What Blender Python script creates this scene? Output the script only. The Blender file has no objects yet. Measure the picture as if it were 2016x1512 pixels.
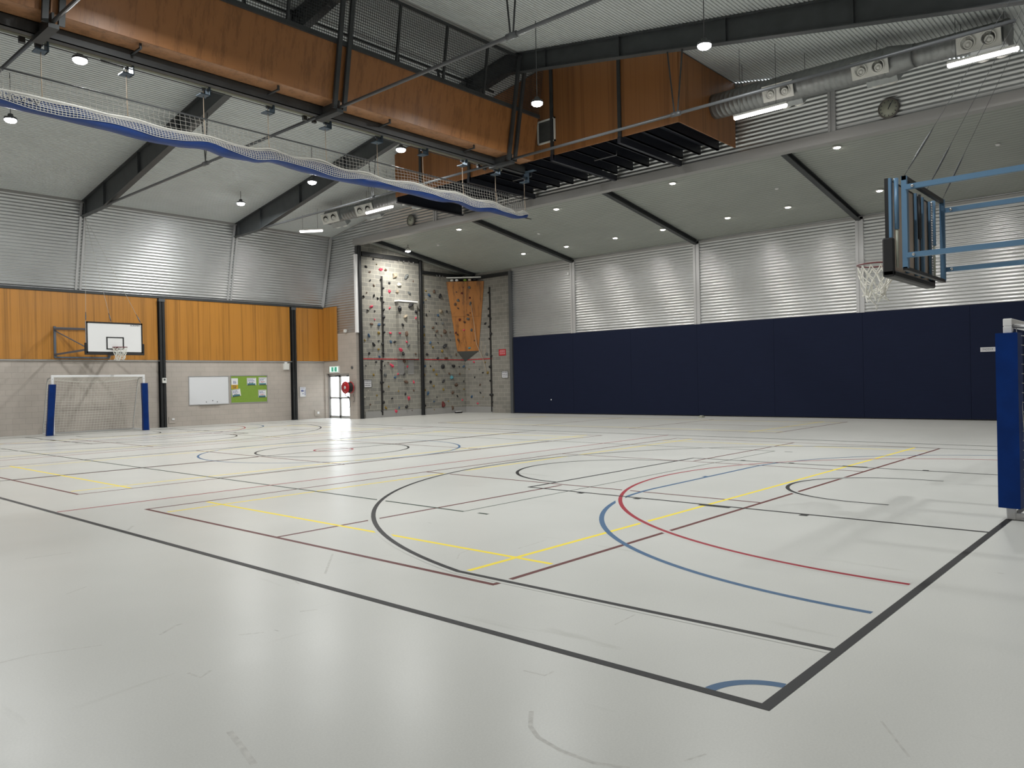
import bpy, math, random
from mathutils import Vector, Matrix
random.seed(7)
S = bpy.context.scene
COL = S.collection

# ------------------------------------------------------------------ camera
cam = bpy.data.cameras.new('camera'); co = bpy.data.objects.new('camera', cam); COL.objects.link(co)
cam.sensor_fit = 'HORIZONTAL'; cam.sensor_width = 36.0
cam.lens = 36.0 * 1531.863 / 2016.0
cam.clip_start = 0.05; cam.clip_end = 200
M = Matrix(((0.6657144, 0.0158822, -0.7460376, 0.0),
            (-0.7459260, -0.0132517, -0.6658970, 0.0),
            (-0.0204622, 0.9997861, 0.0030251, 1.5334),
            (0, 0, 0, 1)))
co.matrix_world = M
S.camera = co
# ------------------------------------------------------------------ world, exposure
w = bpy.data.worlds.new('world'); S.world = w; w.use_nodes = True
bg = w.node_tree.nodes['Background']
bg.inputs[0].default_value = (0.86, 0.93, 1.0, 1); bg.inputs[1].default_value = 9.0
S.view_settings.view_transform = 'Standard'; S.view_settings.look = 'None'
S.view_settings.gamma = 1.0; S.view_settings.use_curve_mapping = False
S.view_settings.exposure = 0.36
HIGHBAY_W, DOWNLIGHT_W, BATTEN_W, FLOOD_W = 172.0, 21.0, 30.0, 58.0

# ------------------------------------------------------------------ key dimensions (metres)
XG, XN, YW, YR = 21.45, 28.35, 30.97, 28.5       # gable plane, far right wall, left wall, climbing wall
XM, YM = -1.0, -0.85                             # walls behind the camera
def roof_z(y):
    return min(8.36 + .165*(30.2-y), 8.45 + .165*y)
YPK = 14.83                                      # roof ridge
YRIDGE = 15.33                                   # centre of the bulkhead under it
def annex_z(x): return 7.05 + .155*(28.31-x)
CX, BY = 10.98, 1.545                            # court axis, near baseline

# ------------------------------------------------------------------ materials
def mat(name, color, rough=.5, metal=0.0, noise=0.0, nscale=6.0, stretch=(1,1,1), bump=0.0, spec=.5, emit=None, coat=0.0):
    m = bpy.data.materials.new(name); m.use_nodes = True
    nt = m.node_tree; b = nt.nodes['Principled BSDF']
    b.inputs['Roughness'].default_value = rough; b.inputs['Metallic'].default_value = metal
    b.inputs['Specular IOR Level'].default_value = spec
    b.inputs['Coat Weight'].default_value = coat
    c = (*color, 1)
    b.inputs['Base Color'].default_value = c
    if noise or bump:
        tc = nt.nodes.new('ShaderNodeTexCoord'); mp = nt.nodes.new('ShaderNodeMapping')
        mp.inputs['Scale'].default_value = stretch
        nz = nt.nodes.new('ShaderNodeTexNoise'); nz.inputs['Scale'].default_value = nscale; nz.inputs['Detail'].default_value = 5
        nt.links.new(tc.outputs['Object'], mp.inputs[0]); nt.links.new(mp.outputs[0], nz.inputs['Vector'])
        if noise:
            r = nt.nodes.new('ShaderNodeValToRGB')
            r.color_ramp.elements[0].position = .3; r.color_ramp.elements[1].position = .7
            r.color_ramp.elements[0].color = tuple(max(0, v*(1-noise)) for v in color)+(1,)
            r.color_ramp.elements[1].color = tuple(min(1, v*(1+noise)) for v in color)+(1,)
            nt.links.new(nz.outputs['Fac'], r.inputs[0]); nt.links.new(r.outputs[0], b.inputs['Base Color'])
        if bump:
            bp = nt.nodes.new('ShaderNodeBump'); bp.inputs['Strength'].default_value = bump; bp.inputs['Distance'].default_value = .01
            nt.links.new(nz.outputs['Fac'], bp.inputs['Height']); nt.links.new(bp.outputs[0], b.inputs['Normal'])
    if emit:
        b.inputs['Emission Color'].default_value = (*emit[0], 1); b.inputs['Emission Strength'].default_value = emit[1]
    return m

def block_mat(name, axis, c1, c2, mortar, msize, rough=.85, big=None, bump=.25, sx=.4, sz=.2):
    """block work; axis 'x' = wall along x, 'y' = wall along y"""
    m = bpy.data.materials.new(name); m.use_nodes = True; nt = m.node_tree; b = nt.nodes['Principled BSDF']
    b.inputs['Roughness'].default_value = rough
    tc = nt.nodes.new('ShaderNodeTexCoord'); sp = nt.nodes.new('ShaderNodeSeparateXYZ'); cb = nt.nodes.new('ShaderNodeCombineXYZ')
    nt.links.new(tc.outputs['Object'], sp.inputs[0])
    nt.links.new(sp.outputs['X' if axis == 'x' else 'Y'], cb.inputs['X']); nt.links.new(sp.outputs['Z'], cb.inputs['Y'])
    br = nt.nodes.new('ShaderNodeTexBrick')
    br.inputs['Scale'].default_value = 1.0; br.inputs['Brick Width'].default_value = sx; br.inputs['Row Height'].default_value = sz
    br.inputs['Mortar Size'].default_value = msize; br.inputs['Mortar Smooth'].default_value = .3; br.inputs['Bias'].default_value = 0.0
    br.inputs['Color1'].default_value = (*c1, 1); br.inputs['Color2'].default_value = (*c2, 1); br.inputs['Mortar'].default_value = (*mortar, 1)
    nt.links.new(cb.outputs[0], br.inputs['Vector'])
    nz = nt.nodes.new('ShaderNodeTexNoise'); nz.inputs['Scale'].default_value = 1.3; nz.inputs['Detail'].default_value = 6
    nt.links.new(tc.outputs['Object'], nz.inputs['Vector'])
    mx = nt.nodes.new('ShaderNodeMix'); mx.data_type = 'RGBA'; mx.blend_type = 'MULTIPLY'; mx.inputs[0].default_value = 1
    rp = nt.nodes.new('ShaderNodeValToRGB'); rp.color_ramp.elements[0].position = .25; rp.color_ramp.elements[1].position = .75
    rp.color_ramp.elements[0].color = (.82, .82, .82, 1); rp.color_ramp.elements[1].color = (1, 1, 1, 1)
    nt.links.new(nz.outputs['Fac'], rp.inputs[0])
    nt.links.new(br.outputs['Color'], mx.inputs[6]); nt.links.new(rp.outputs[0], mx.inputs[7])
    nt.links.new(mx.outputs[2], b.inputs['Base Color'])
    bp = nt.nodes.new('ShaderNodeBump'); bp.inputs['Strength'].default_value = bump; bp.inputs['Distance'].default_value = .006; bp.invert = True
    nt.links.new(br.outputs['Fac'], bp.inputs['Height']); nt.links.new(bp.outputs[0], b.inputs['Normal'])
    return m

def ply_mat(name, base, contrast=.25, rough=.33, axis='z', coat=.15, spread=1.0):
    """veneer with grain along z (or y)"""
    m = bpy.data.materials.new(name); m.use_nodes = True; nt = m.node_tree; b = nt.nodes['Principled BSDF']
    b.inputs['Roughness'].default_value = rough; b.inputs['Coat Weight'].default_value = coat; b.inputs['Coat Roughness'].default_value = .25
    tc = nt.nodes.new('ShaderNodeTexCoord')
    def nz(scale, stretch, det=4):
        mp = nt.nodes.new('ShaderNodeMapping'); mp.inputs['Scale'].default_value = stretch
        n = nt.nodes.new('ShaderNodeTexNoise'); n.inputs['Scale'].default_value = scale; n.inputs['Detail'].default_value = det
        nt.links.new(tc.outputs['Object'], mp.inputs[0]); nt.links.new(mp.outputs[0], n.inputs['Vector']); return n
    st = {'z': (1, 1, .012), 'y': (1, .012, 1)}[axis]
    a = nz(15.0, st); c = nz(60.0, st, 3); d = nz(4.5, st, 1)
    ad = nt.nodes.new('ShaderNodeMath'); ad.operation = 'ADD'; nt.links.new(a.outputs['Fac'], ad.inputs[0])
    mu = nt.nodes.new('ShaderNodeMath'); mu.operation = 'MULTIPLY'; mu.inputs[1].default_value = .45; nt.links.new(c.outputs['Fac'], mu.inputs[0])
    nt.links.new(mu.outputs[0], ad.inputs[1])
    ad2 = nt.nodes.new('ShaderNodeMath'); ad2.operation = 'ADD'; nt.links.new(ad.outputs[0], ad2.inputs[0]); nt.links.new(d.outputs['Fac'], ad2.inputs[1])
    r = nt.nodes.new('ShaderNodeValToRGB'); e = r.color_ramp.elements
    e[0].position = .85; e[1].position = 1.6/1.0 if False else 1.0
    sc = nt.nodes.new('ShaderNodeMath'); sc.operation = 'MULTIPLY'; sc.inputs[1].default_value = .8; nt.links.new(ad2.outputs[0], sc.inputs[0])
    e[0].position = .78; e[1].position = 1.0
    e[0].color = tuple(v*(1-contrast) for v in base)+(1,); e[1].color = tuple(min(1, v*(1+contrast)) for v in base)+(1,)
    nt.links.new(sc.outputs[0], r.inputs[0]); nt.links.new(r.outputs[0], b.inputs['Base Color'])
    return m

def floor_mat():
    m = bpy.data.materials.new('sheet_vinyl_floor'); m.use_nodes = True; nt = m.node_tree; b = nt.nodes['Principled BSDF']
    tc = nt.nodes.new('ShaderNodeTexCoord')
    def nz(scale, st=(1, 1, 1), det=6, rot=0.0, dist=0.0):
        mp = nt.nodes.new('ShaderNodeMapping'); mp.inputs['Scale'].default_value = st; mp.inputs['Rotation'].default_value = (0, 0, rot)
        n = nt.nodes.new('ShaderNodeTexNoise'); n.inputs['Scale'].default_value = scale; n.inputs['Detail'].default_value = det; n.inputs['Distortion'].default_value = dist
        nt.links.new(tc.outputs['Object'], mp.inputs[0]); nt.links.new(mp.outputs[0], n.inputs['Vector']); return n
    def ramp(src, p0, p1, c0, c1):
        r = nt.nodes.new('ShaderNodeValToRGB'); e = r.color_ramp.elements
        e[0].position = p0; e[1].position = p1; e[0].color = (*c0, 1); e[1].color = (*c1, 1)
        nt.links.new(src, r.inputs[0]); return r
    def mul(a, c):
        x = nt.nodes.new('ShaderNodeMix'); x.data_type = 'RGBA'; x.blend_type = 'MULTIPLY'; x.inputs[0].default_value = 1
        nt.links.new(a, x.inputs[6]); nt.links.new(c, x.inputs[7]); return x.outputs[2]
    base = ramp(nz(.55, det=4).outputs['Fac'], .3, .7, (.575, .578, .548), (.62, .622, .592))
    sp = ramp(nz(90, det=2).outputs['Fac'], .35, .65, (.95, .95, .95), (1, 1, 1))
    sc1 = ramp(nz(2.6, (1, .18, 1), 5, .6, .6).outputs['Fac'], .69, .78, (1, 1, 1), (.80, .80, .78))
    sc2 = ramp(nz(3.4, (.16, 1, 1), 5, .5, .8).outputs['Fac'], .70, .80, (1, 1, 1), (.80, .79, .77))
    sc3 = ramp(nz(11, (1, .25, 1), 3, 1.2).outputs['Fac'], .755, .79, (1, 1, 1), (.60, .59, .57))
    c = mul(mul(mul(mul(base.outputs[0], sp.outputs[0]), sc1.outputs[0]), sc2.outputs[0]), sc3.outputs[0])
    nt.links.new(c, b.inputs['Base Color'])
    rr = nt.nodes.new('ShaderNodeMapRange'); rr.inputs['To Min'].default_value = .26; rr.inputs['To Max'].default_value = .34
    nt.links.new(nz(1.6, det=5).outputs['Fac'], rr.inputs[0]); nt.links.new(rr.outputs[0], b.inputs['Roughness'])
    b.inputs['Specular IOR Level'].default_value = .13
    bp = nt.nodes.new('ShaderNodeBump'); bp.inputs['Strength'].default_value = .06; bp.inputs['Distance'].default_value = .004
    nt.links.new(nz(35, det=3).outputs['Fac'], bp.inputs['Height']); nt.links.new(bp.outputs[0], b.inputs['Normal'])
    return m

def glass_mat(name, tint=(1, 1, 1), fac=.12):
    m = bpy.data.materials.new(name); m.use_nodes = True; nt = m.node_tree; nt.nodes.clear()
    o = nt.nodes.new('ShaderNodeOutputMaterial'); mx = nt.nodes.new('ShaderNodeMixShader'); t = nt.nodes.new('ShaderNodeBsdfTransparent'); g = nt.nodes.new('ShaderNodeBsdfGlossy')
    t.inputs[0].default_value = (*tint, 1); g.inputs['Roughness'].default_value = .05; mx.inputs[0].default_value = fac
    nt.links.new(t.outputs[0], mx.inputs[1]); nt.links.new(g.outputs[0], mx.inputs[2]); nt.links.new(mx.outputs[0], o.inputs[0]); return m

MT = dict(
    floor=floor_mat(),
    scuff=mat('shoe_scuff', (.51, .505, .475), .45, 0, .15, 25, spec=.22),
    l_black=mat('line_paint_black', (.012, .012, .013), .5, spec=.22), l_maroon=mat('line_paint_maroon', (.105, .016, .014), .5, spec=.25),
    l_yellow=mat('line_paint_yellow', (.86, .68, .045), .5, spec=.25), l_green=mat('line_paint_green', (.012, .032, .018), .5, spec=.22),
    l_red=mat('line_paint_red', (.30, .008, .024), .5, spec=.25), l_blue=mat('line_paint_blue', (.045, .115, .225), .5, spec=.25),
    painted=block_mat('painted_block_left', 'x', (.49, .44, .39), (.51, .455, .405), (.40, .36, .32), .006, .6),
    painted_y=block_mat('painted_block_door', 'y', (.49, .44, .39), (.51, .455, .405), (.40, .36, .32), .006, .6),
    rock_x=block_mat('raw_block_left', 'x', (.31, .30, .262), (.225, .22, .20), (.42, .40, .34), .012),
    rock_y=block_mat('raw_block_right', 'y', (.29, .275, .243), (.235, .225, .20), (.37, .35, .305), .012),
    ply=ply_mat('honey_ply', (.40, .175, .030), .20, .35),
    ply_dark=ply_mat('bulkhead_ply', (.265, .112, .037), .17, .45, 'z', .04),
    ply_soffit=ply_mat('bulkhead_soffit_ply', (.33, .165, .08), .22, .32, 'z'),
    ply_rock=ply_mat('climbing_ply', (.28, .105, .017), .38, .6),
    corr=mat('galvanised_corrugated', (.52, .53, .53), .34, .8, .05, 1.2),
    roof=mat('ceiling_sheet', (.57, .60, .595), .55, .08, .04, .8),
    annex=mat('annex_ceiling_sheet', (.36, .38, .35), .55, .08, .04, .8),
    flash=mat('zinc_flashing', (.50, .50, .50), .4, .4),
    header=mat('header_flashing', (.36, .355, .345), .5, .25),
    steel=mat('charcoal_steel', (.042, .046, .048), .5, .1, .15, 3), steel_black=mat('black_steel', (.014, .015, .016), .5, .1, .12, 4), steel_roof=mat('slate_rafter_steel', (.058, .064, .067), .5, .1, .12, 3), steel2=mat('grey_steel', (.10, .105, .11), .45, .3),
    black=mat('black_plastic', (.012, .012, .013), .5), rubber=mat('black_rubber', (.018, .016, .015), .7),
    navy=mat('navy_carpet', (.0062, .0105, .032), .85, 0, .12, 30, (.05, .05, 3.0), .15, .25),
    blue_vinyl=mat('royal_blue_vinyl', (.001, .024, .145), .5, 0, .15, 5, bump=.1, spec=.15), blue_skirt=mat('blue_curtain_vinyl', (.004, .034, .175), .42, 0, .15, 4),
    white=mat('white_paint', (.82, .82, .82), .4), offwhite=mat('off_white_plastic', (.74, .74, .70), .45), board=mat('whiteboard', (.72, .73, .75), .25),
    net=mat('white_cord', (.76, .75, .69), .8), netgrey=mat('grey_cord', (.46, .45, .41), .8), rope=mat('tan_rope', (.50, .40, .30), .9),
    alu=mat('brushed_aluminium', (.55, .55, .55), .35, .7), chrome=mat('chrome', (.7, .7, .7), .2, .9),
    galv=mat('galvanised_duct', (.26, .27, .27), .4, .6, .12, 5), galv_box=mat('galvanised_plenum', (.33, .35, .35), .5, .3, .08, 6),
    arm_blue=mat('steel_blue_paint', (.12, .23, .36), .38, .1), arm_grey=mat('slate_frame_paint', (.10, .125, .16), .42, .1), bracket=mat('bracket_blue', (.06, .10, .14), .45, .2),
    board_back=mat('raw_board_back', (.52, .43, .35), .7), red=mat('hose_red', (.42, .012, .018), .35), red2=mat('sign_red', (.50, .02, .03), .5),
    maroon_rim=mat('rim_paint', (.13, .018, .022), .4), green=mat('pin_board_felt', (.20, .32, .045), .9, 0, .06, 30), teal=mat('teal_plastic', (.06, .22, .25), .35),
    paper=mat('paper', (.72, .72, .74), .8), ink=mat('ink', (.05, .05, .07), .7), ink_blue=mat('ink_blue', (.16, .18, .34), .7), ink_red=mat('ink_red', (.45, .10, .10), .7),
    yellow=mat('notice_yellow', (.62, .36, .02), .7), mesh=mat('dark_wire', (.045, .05, .055), .5, .3), clockface=mat('clock_face', (.36, .37, .30), .4), clockcase=mat('clock_case', (.12, .11, .10), .4),
    soffit_dark=mat('dark_underside', (.022, .025, .036), .5), joist=mat('dark_joist', (.016, .018, .026), .45), vent=mat('grille_and_wedge_shade', (.10, .105, .10), .6),
    exit=mat('exit_sign_face', (.50, .60, .56), .4, emit=((.75, 1, .92), .55)), exit_green=mat('exit_sign_green', (.01, .20, .11), .4, emit=((.02, .35, .2), .4)),
    lamp=mat('lit_lamp', (1, 1, 1), .5, emit=((.96, .97, 1.0), 28)), lamp_warm=mat('lit_downlight', (1, 1, 1), .5, emit=((1.0, .93, .84), 22)),
    tube=mat('lit_tube', (1, 1, 1), .5, emit=((1.0, .93, .90), 7.0)), glass=glass_mat('door_glass'), frost=glass_mat('clear_sleeve', (.93, .95, .96), .06),
    ground=mat('pale_concrete_outside', (.60, .60, .58), .9), wall_behind=mat('painted_wall_behind', (.25, .235, .22), .7),
)
HOLD = dict(k=('black', (.015, .015, .017)), p=('pink', (.62, .05, .10)), b=('blue', (.035, .085, .16)), y=('mustard', (.24, .16, .025)), o=('olive', (.10, .085, .04)),
            n=('brown', (.105, .062, .04)), t=('tan', (.30, .25, .18)), g=('grey', (.11, .12, .12)), w=('white', (.62, .60, .52)), r=('dark red', (.11, .016, .014)), e=('teal', (.08, .26, .31)))

# ------------------------------------------------------------------ mesh builder
class MB:
    def __init__(s): s.v = []; s.f = []; s.mi = []; s.cur = 0; s.smooth = []
    def add(s, vs, fs, smooth=False):
        o = len(s.v); s.v += [tuple(p) for p in vs]
        for f in fs: s.f.append(tuple(i+o for i in f)); s.mi.append(s.cur); s.smooth.append(smooth)
    def box(s, x0, x1, y0, y1, z0, z1):
        s.add([(x0, y0, z0), (x1, y0, z0), (x1, y1, z0), (x0, y1, z0), (x0, y0, z1), (x1, y0, z1), (x1, y1, z1), (x0, y1, z1)],
              [(0, 3, 2, 1), (4, 5, 6, 7), (0, 1, 5, 4), (1, 2, 6, 5), (2, 3, 7, 6), (3, 0, 4, 7)])
        return s
    def bbox(s, x0, x1, y0, y1, z0, z1, b=.01):
        """box with chamfered edges (three overlapping slabs hulled as one octagonal-edge box)"""
        xs, ys, zs = (x0, x1), (y0, y1), (z0, z1)
        V = []
        for i in (0, 1):
            for j in (0, 1):
                for k in (0, 1):
                    sx, sy, sz = (b, -b)[i], (b, -b)[j], (b, -b)[k]
                    V += [(xs[i], ys[j]+sy, zs[k]+sz), (xs[i]+sx, ys[j], zs[k]+sz), (xs[i]+sx, ys[j]+sy, zs[k])]
        import bmesh
        bm = bmesh.new(); vv = [bm.verts.new(p) for p in V]
        bmesh.ops.convex_hull(bm, input=vv); bm.verts.index_update()
        idx = {v: i for i, v in enumerate(bm.verts)}
        s.add([v.co[:] for v in bm.verts], [[idx[v] for v in f.verts] for f in bm.faces]); bm.free(); return s
    def bar(s, p, q, w, h=None, up=(0, 0, 1)):
        """rectangular bar from p to q, w across, h along up"""
        h = h or w; p = Vector(p); q = Vector(q); d = (q-p).normalized(); u = Vector(up)
        if abs(d.dot(u)) > .99: u = Vector((0, 1, 0))
        a = d.cross(u).normalized()*w/2; u = a.cross(d).normalized()*h/2
        s.add([p-a-u, p+a-u, p+a+u, p-a+u, q-a-u, q+a-u, q+a+u, q-a+u],
              [(0, 3, 2, 1), (4, 5, 6, 7), (0, 1, 5, 4), (1, 2, 6, 5), (2, 3, 7, 6), (3, 0, 4, 7)]); return s
    def tube(s, pts, r, n=8, cap=True, closed=False, smooth=True):
        pts = [Vector(p) for p in pts]; N = len(pts); vs = []; pu = None
        rs = r if isinstance(r, (list, tuple)) else [r]*N
        for i, p in enumerate(pts):
            a = pts[i-1] if (i > 0 or closed) else pts[i]; b = pts[(i+1) % N] if (i < N-1 or closed) else pts[i]
            d = (b-a).normalized()
            if pu is None:
                pu = Vector((0, 0, 1)) if abs(d.z) < .9 else Vector((1, 0, 0))
            u = (pu - d*pu.dot(d))
            if u.length < 1e-5: u = d.orthogonal()
            u.normalize(); pu = u; v = d.cross(u)
            vs += [p+(u*math.cos(2*math.pi*k/n)+v*math.sin(2*math.pi*k/n))*rs[i] for k in range(n)]
        fs = []
        for i in range(N if closed else N-1):
            j = (i+1) % N
            for k in range(n): fs.append((i*n+k, i*n+(k+1) % n, j*n+(k+1) % n, j*n+k))
        if cap and not closed: fs += [tuple(range(n-1, -1, -1)), tuple(range((N-1)*n, N*n))]
        s.add(vs, fs, smooth); return s
    def lathe(s, prof, c=(0, 0, 0), axis='z', n=20, smooth=True):
        """prof: (radius, height) pairs"""
        def P(r, h, k):
            a = 2*math.pi*k/n; x, y = r*math.cos(a), r*math.sin(a)
            q = {'z': (x, y, h), 'y': (x, h, y), 'x': (h, x, y)}[axis]
            return (c[0]+q[0], c[1]+q[1], c[2]+q[2])
        vs = [P(r, h, k) for r, h in prof for k in range(n)]; fs = []
        for i in range(len(prof)-1):
            for k in range(n): fs.append((i*n+k, i*n+(k+1) % n, (i+1)*n+(k+1) % n, (i+1)*n+k))
        fs += [tuple(range(n-1, -1, -1)), tuple(range((len(prof)-1)*n, len(prof)*n))]
        s.add(vs, fs, smooth); return s
    def ext(s, poly, d):
        """prism: planar polygon extruded by vector d"""
        n = len(poly); d = Vector(d); vs = [Vector(p) for p in poly]; vs += [p+d for p in vs]
        s.add(vs, [tuple(range(n-1, -1, -1)), tuple(range(n, 2*n))]+[(i, (i+1) % n, n+(i+1) % n, n+i) for i in range(n)]); return s
    def quad(s, a, b, c, d): s.add([a, b, c, d], [(0, 1, 2, 3)]); return s
    def build(s, name, m, parent=None, origin=None, xf=None):
        me = bpy.data.meshes.new(name)
        o = origin if origin is not None else (parent_origin(parent) if parent else (0, 0, 0))
        vs = s.v if xf is None else [tuple(xf @ Vector(p)) for p in s.v]
        me.from_pydata([(p[0]-o[0], p[1]-o[1], p[2]-o[2]) for p in vs], [], s.f)
        for mm in (m if isinstance(m, list) else [m]): me.materials.append(mm)
        me.polygons.foreach_set('material_index', s.mi); me.polygons.foreach_set('use_smooth', s.smooth)
        import bmesh
        bm = bmesh.new(); bm.from_mesh(me); bmesh.ops.recalc_face_normals(bm, faces=bm.faces); bm.to_mesh(me); bm.free()
        ob = bpy.data.objects.new(name, me); COL.objects.link(ob)
        if parent: ob.parent = parent
        else: ob.location = o
        return ob
def parent_origin(p):
    o = Vector((0, 0, 0))
    while p: o += p.location; p = p.parent
    return tuple(o)
def tag(o, label, cat, group=None):
    o['label'] = label; o['category'] = cat
    if group: o['group'] = group
    return o
def thing(name, label, cat, loc, group=None):
    o = bpy.data.objects.new(name, None); COL.objects.link(o); o.location = loc; o.empty_display_size = .1
    return tag(o, label, cat, group)
def struct(name, mb, m):
    o = mb.build(name, m); o['kind'] = 'structure'; return o
def dup(root, loc, label, group=None):
    r = root.copy(); COL.objects.link(r); r.location = loc; r['label'] = label
    if group: r['group'] = group
    for ch in list(root.children):
        c = ch.copy(); COL.objects.link(c); c.parent = r
        for g in list(ch.children):
            d = g.copy(); COL.objects.link(d); d.parent = c
    return r
def text_mesh(name, txt, size, m, parent, origin, right, up, align='CENTER', depth=.002, label=None, wide=1.0):
    cu = bpy.data.curves.new('t', 'FONT'); cu.body = txt; cu.size = size; cu.align_x = align; cu.align_y = 'CENTER'; cu.extrude = depth; cu.resolution_u = 2; cu.space_character = 1.0
    to = bpy.data.objects.new('t', cu); COL.objects.link(to); bpy.context.view_layer.update()
    me = bpy.data.meshes.new_from_object(to.evaluated_get(bpy.context.evaluated_depsgraph_get()))
    bpy.data.objects.remove(to); bpy.data.curves.remove(cu)
    r = Vector(right).normalized(); u = Vector(up).normalized(); n = r.cross(u); po = Vector(parent_origin(parent)) if parent else Vector((0, 0, 0)); o = Vector(origin)
    for v in me.vertices: v.co = o + r*v.co.x*wide + u*v.co.y + n*v.co.z - po
    me.materials.clear(); me.materials.append(m); me.name = name
    ob = bpy.data.objects.new(name, me); COL.objects.link(ob); ob.parent = parent
    if label: ob['label'] = label
    return ob
def lamp(name, kind, loc, power, color, size, parent, rot=(0, 0, 0), spread=math.pi, shape='DISK', size_y=None):
    l = bpy.data.lights.new(name, kind); l.energy = power; l.color = color
    if kind == 'AREA':
        l.shape = shape; l.size = size; l.spread = spread
        if size_y: l.size_y = size_y
    else: l.shadow_soft_size = size
    o = bpy.data.objects.new(name, l); COL.objects.link(o); o.rotation_euler = rot
    if parent: o.parent = parent
    o.location = loc
    return o
def ordinal(i): return ['first', 'second', 'third', 'fourth', 'fifth', 'sixth', 'seventh', 'eighth', 'ninth', 'tenth', 'eleventh', 'twelfth', 'thirteenth', 'fourteenth', 'fifteenth', 'sixteenth', 'seventeenth', 'eighteenth', 'nineteenth', 'twentieth', 'twenty-first', 'twenty-second', 'twenty-third', 'twenty-fourth', 'twenty-fifth', 'twenty-sixth', 'twenty-seventh', 'twenty-eighth', 'twenty-ninth', 'thirtieth'][i]

# ================================================================== FLOOR with its painted court lines
fl = MB(); FM = ['floor', 'l_black', 'l_maroon', 'l_yellow', 'l_green', 'l_red', 'l_blue']
fl.box(XM, XN+.3, YM, YW+.3, -.15, 0)
def strip(pts, wd, col, lvl, closed=False):
    """flat painted strip along a polyline"""
    fl.cur = FM.index(col); z = .00018*(lvl+1)+.0000012*len(fl.f)**.5; n = len(pts); L = []; R = []
    for i, p in enumerate(pts):
        a = pts[i-1] if (i > 0 or closed) else p; b = pts[(i+1) % n] if (i < n-1 or closed) else p
        dx, dy = b[0]-a[0], b[1]-a[1]; l = math.hypot(dx, dy); nx, ny = -dy/l*wd/2, dx/l*wd/2
        L.append((p[0]+nx, p[1]+ny, z)); R.append((p[0]-nx, p[1]-ny, z))
    fl.add(L+R, [((i+1) % n, i, n+i, n+(i+1) % n) for i in range(n if closed else n-1)]); fl.cur = 0
def arc(cx, cy, r, a0, a1, n=72): return [(cx+r*math.cos(math.radians(a0+(a1-a0)*i/n)), cy+r*math.sin(math.radians(a0+(a1-a0)*i/n))) for i in range(n+1)]
X0, X1, Y0, Y1, YC = CX-7.53, CX+7.53, BY, BY+28.0, BY+14.0
# badminton courts (maroon outside, yellow inside)
for y0 in (4.05, 12.45, 20.88):
    xa, xb, y1 = 4.28, 17.62, y0+6.07; m = (xa+xb)/2
    for a, b in (((xa, y0), (xb, y0)), ((xa, y1), (xb, y1)), ((xa, y0-.02), (xa, y1+.02)), ((xb, y0-.02), (xb, y1+.02)),
                 ((xa, y0+3.03), (m-1.98, y0+3.03)), ((m+1.98, y0+3.03), (xb, y0+3.03)), ((m-1.9, y0), (m-1.9, y1)), ((m+1.9, y0), (m+1.9, y1))): strip([a, b], .05, 'l_maroon', 0)
    for y in (y0+.46, y1-.46): strip([(xa+.06, y), (xb-.06, y)], .05, 'l_yellow', 1)
    for x in (xa+.78, xb-.78): strip([(x, y0+.06), (x, y1-.06)], .05, 'l_yellow', 1)
# badminton court in the annex, long way round, and a second beyond it
for y0 in (8.72,):
    xa, xb, y1 = 20.45, 26.1, y0+13.4; m = (xa+xb)/2; c = (y0+y1)/2
    for a, b in (((xa, y0), (xa, y1)), ((xb, y0), (xb, y1)), ((xa, y0), (xb, y0)), ((xa, y1), (xb, y1)), ((xa, c-1.98), (xb, c-1.98)), ((xa, c+1.98), (xb, c+1.98)), ((m, y0), (m, c-1.98)), ((m, c+1.98), (m, y1))): strip([a, b], .05, 'l_maroon', 0)
    for x in (xa+.46, xb-.46): strip([(x, y0), (x, y1)], .05, 'l_yellow', 1)
    for y in (y0+.76, y1-.76): strip([(xa, y), (xb, y)], .05, 'l_yellow', 1)
# volleyball (dark green)
gx0, gx1, gy0, gy1 = 6.50, 15.46, 6.62, 24.47
strip([(gx0, gy0), (gx1, gy0), (gx1, gy1), (gx0, gy1)], .05, 'l_green', 2, True)
for y in (YC-3, YC+3): strip([(gx0, y), (gx1, y)], .05, 'l_green', 2)
for x in (gx0+.03, gx1-.03):
    strip([(x, gy0-.22), (x, gy0-.38)], .05, 'l_green', 2); strip([(x, gy1+.22), (x, gy1+.38)], .05, 'l_green', 2)
# futsal (blue)
for s_, yb in ((1, BY), (-1, Y1)):
    r = 4.23; a = arc(CX-1.5, yb, r, 180, 180-90*s_, 40) if s_ > 0 else arc(CX-1.5, yb, r, 180, 270, 40)
    b = arc(CX+1.5, yb, r, 90*s_, 0, 40); strip([(CX-1.5-r, yb+.08*s_)]+a[1:]+b[:-1]+[(CX+1.5+r, yb+.08*s_)], .055, 'l_blue', 3)
    strip([(CX-.06, yb+s_*(r+.03)), (CX+.06, yb+s_*(r+.03))], .10, 'l_blue', 3)
strip(arc(CX, YC, 3.0, 0, 360), .05, 'l_blue', 3, True)
for cx, cy, a in ((X0, Y0, 0), (X1, Y0, 90), (X1, Y1, 180), (X0, Y1, 270)): strip(arc(cx, cy, .30, a+6, a+84, 16), .06, 'l_blue', 3)
# netball (red)
for s_, yb in ((1, BY), (-1, Y1)):
    A = arc(CX, yb, 4.86, 1, 179*1.0, 90) if s_ > 0 else arc(CX, yb, 4.86, 181, 359, 90)
    strip(A, .12, 'floor', 4); strip(A, .05, 'l_red', 5)
strip(arc(CX, YC, .45, 0, 360, 40), .05, 'l_red', 5, True)
for y in (Y0+28/3, Y1-28/3): strip([(X0+.04, y), (X1-.04, y)], .045, 'l_red', 5)
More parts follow.
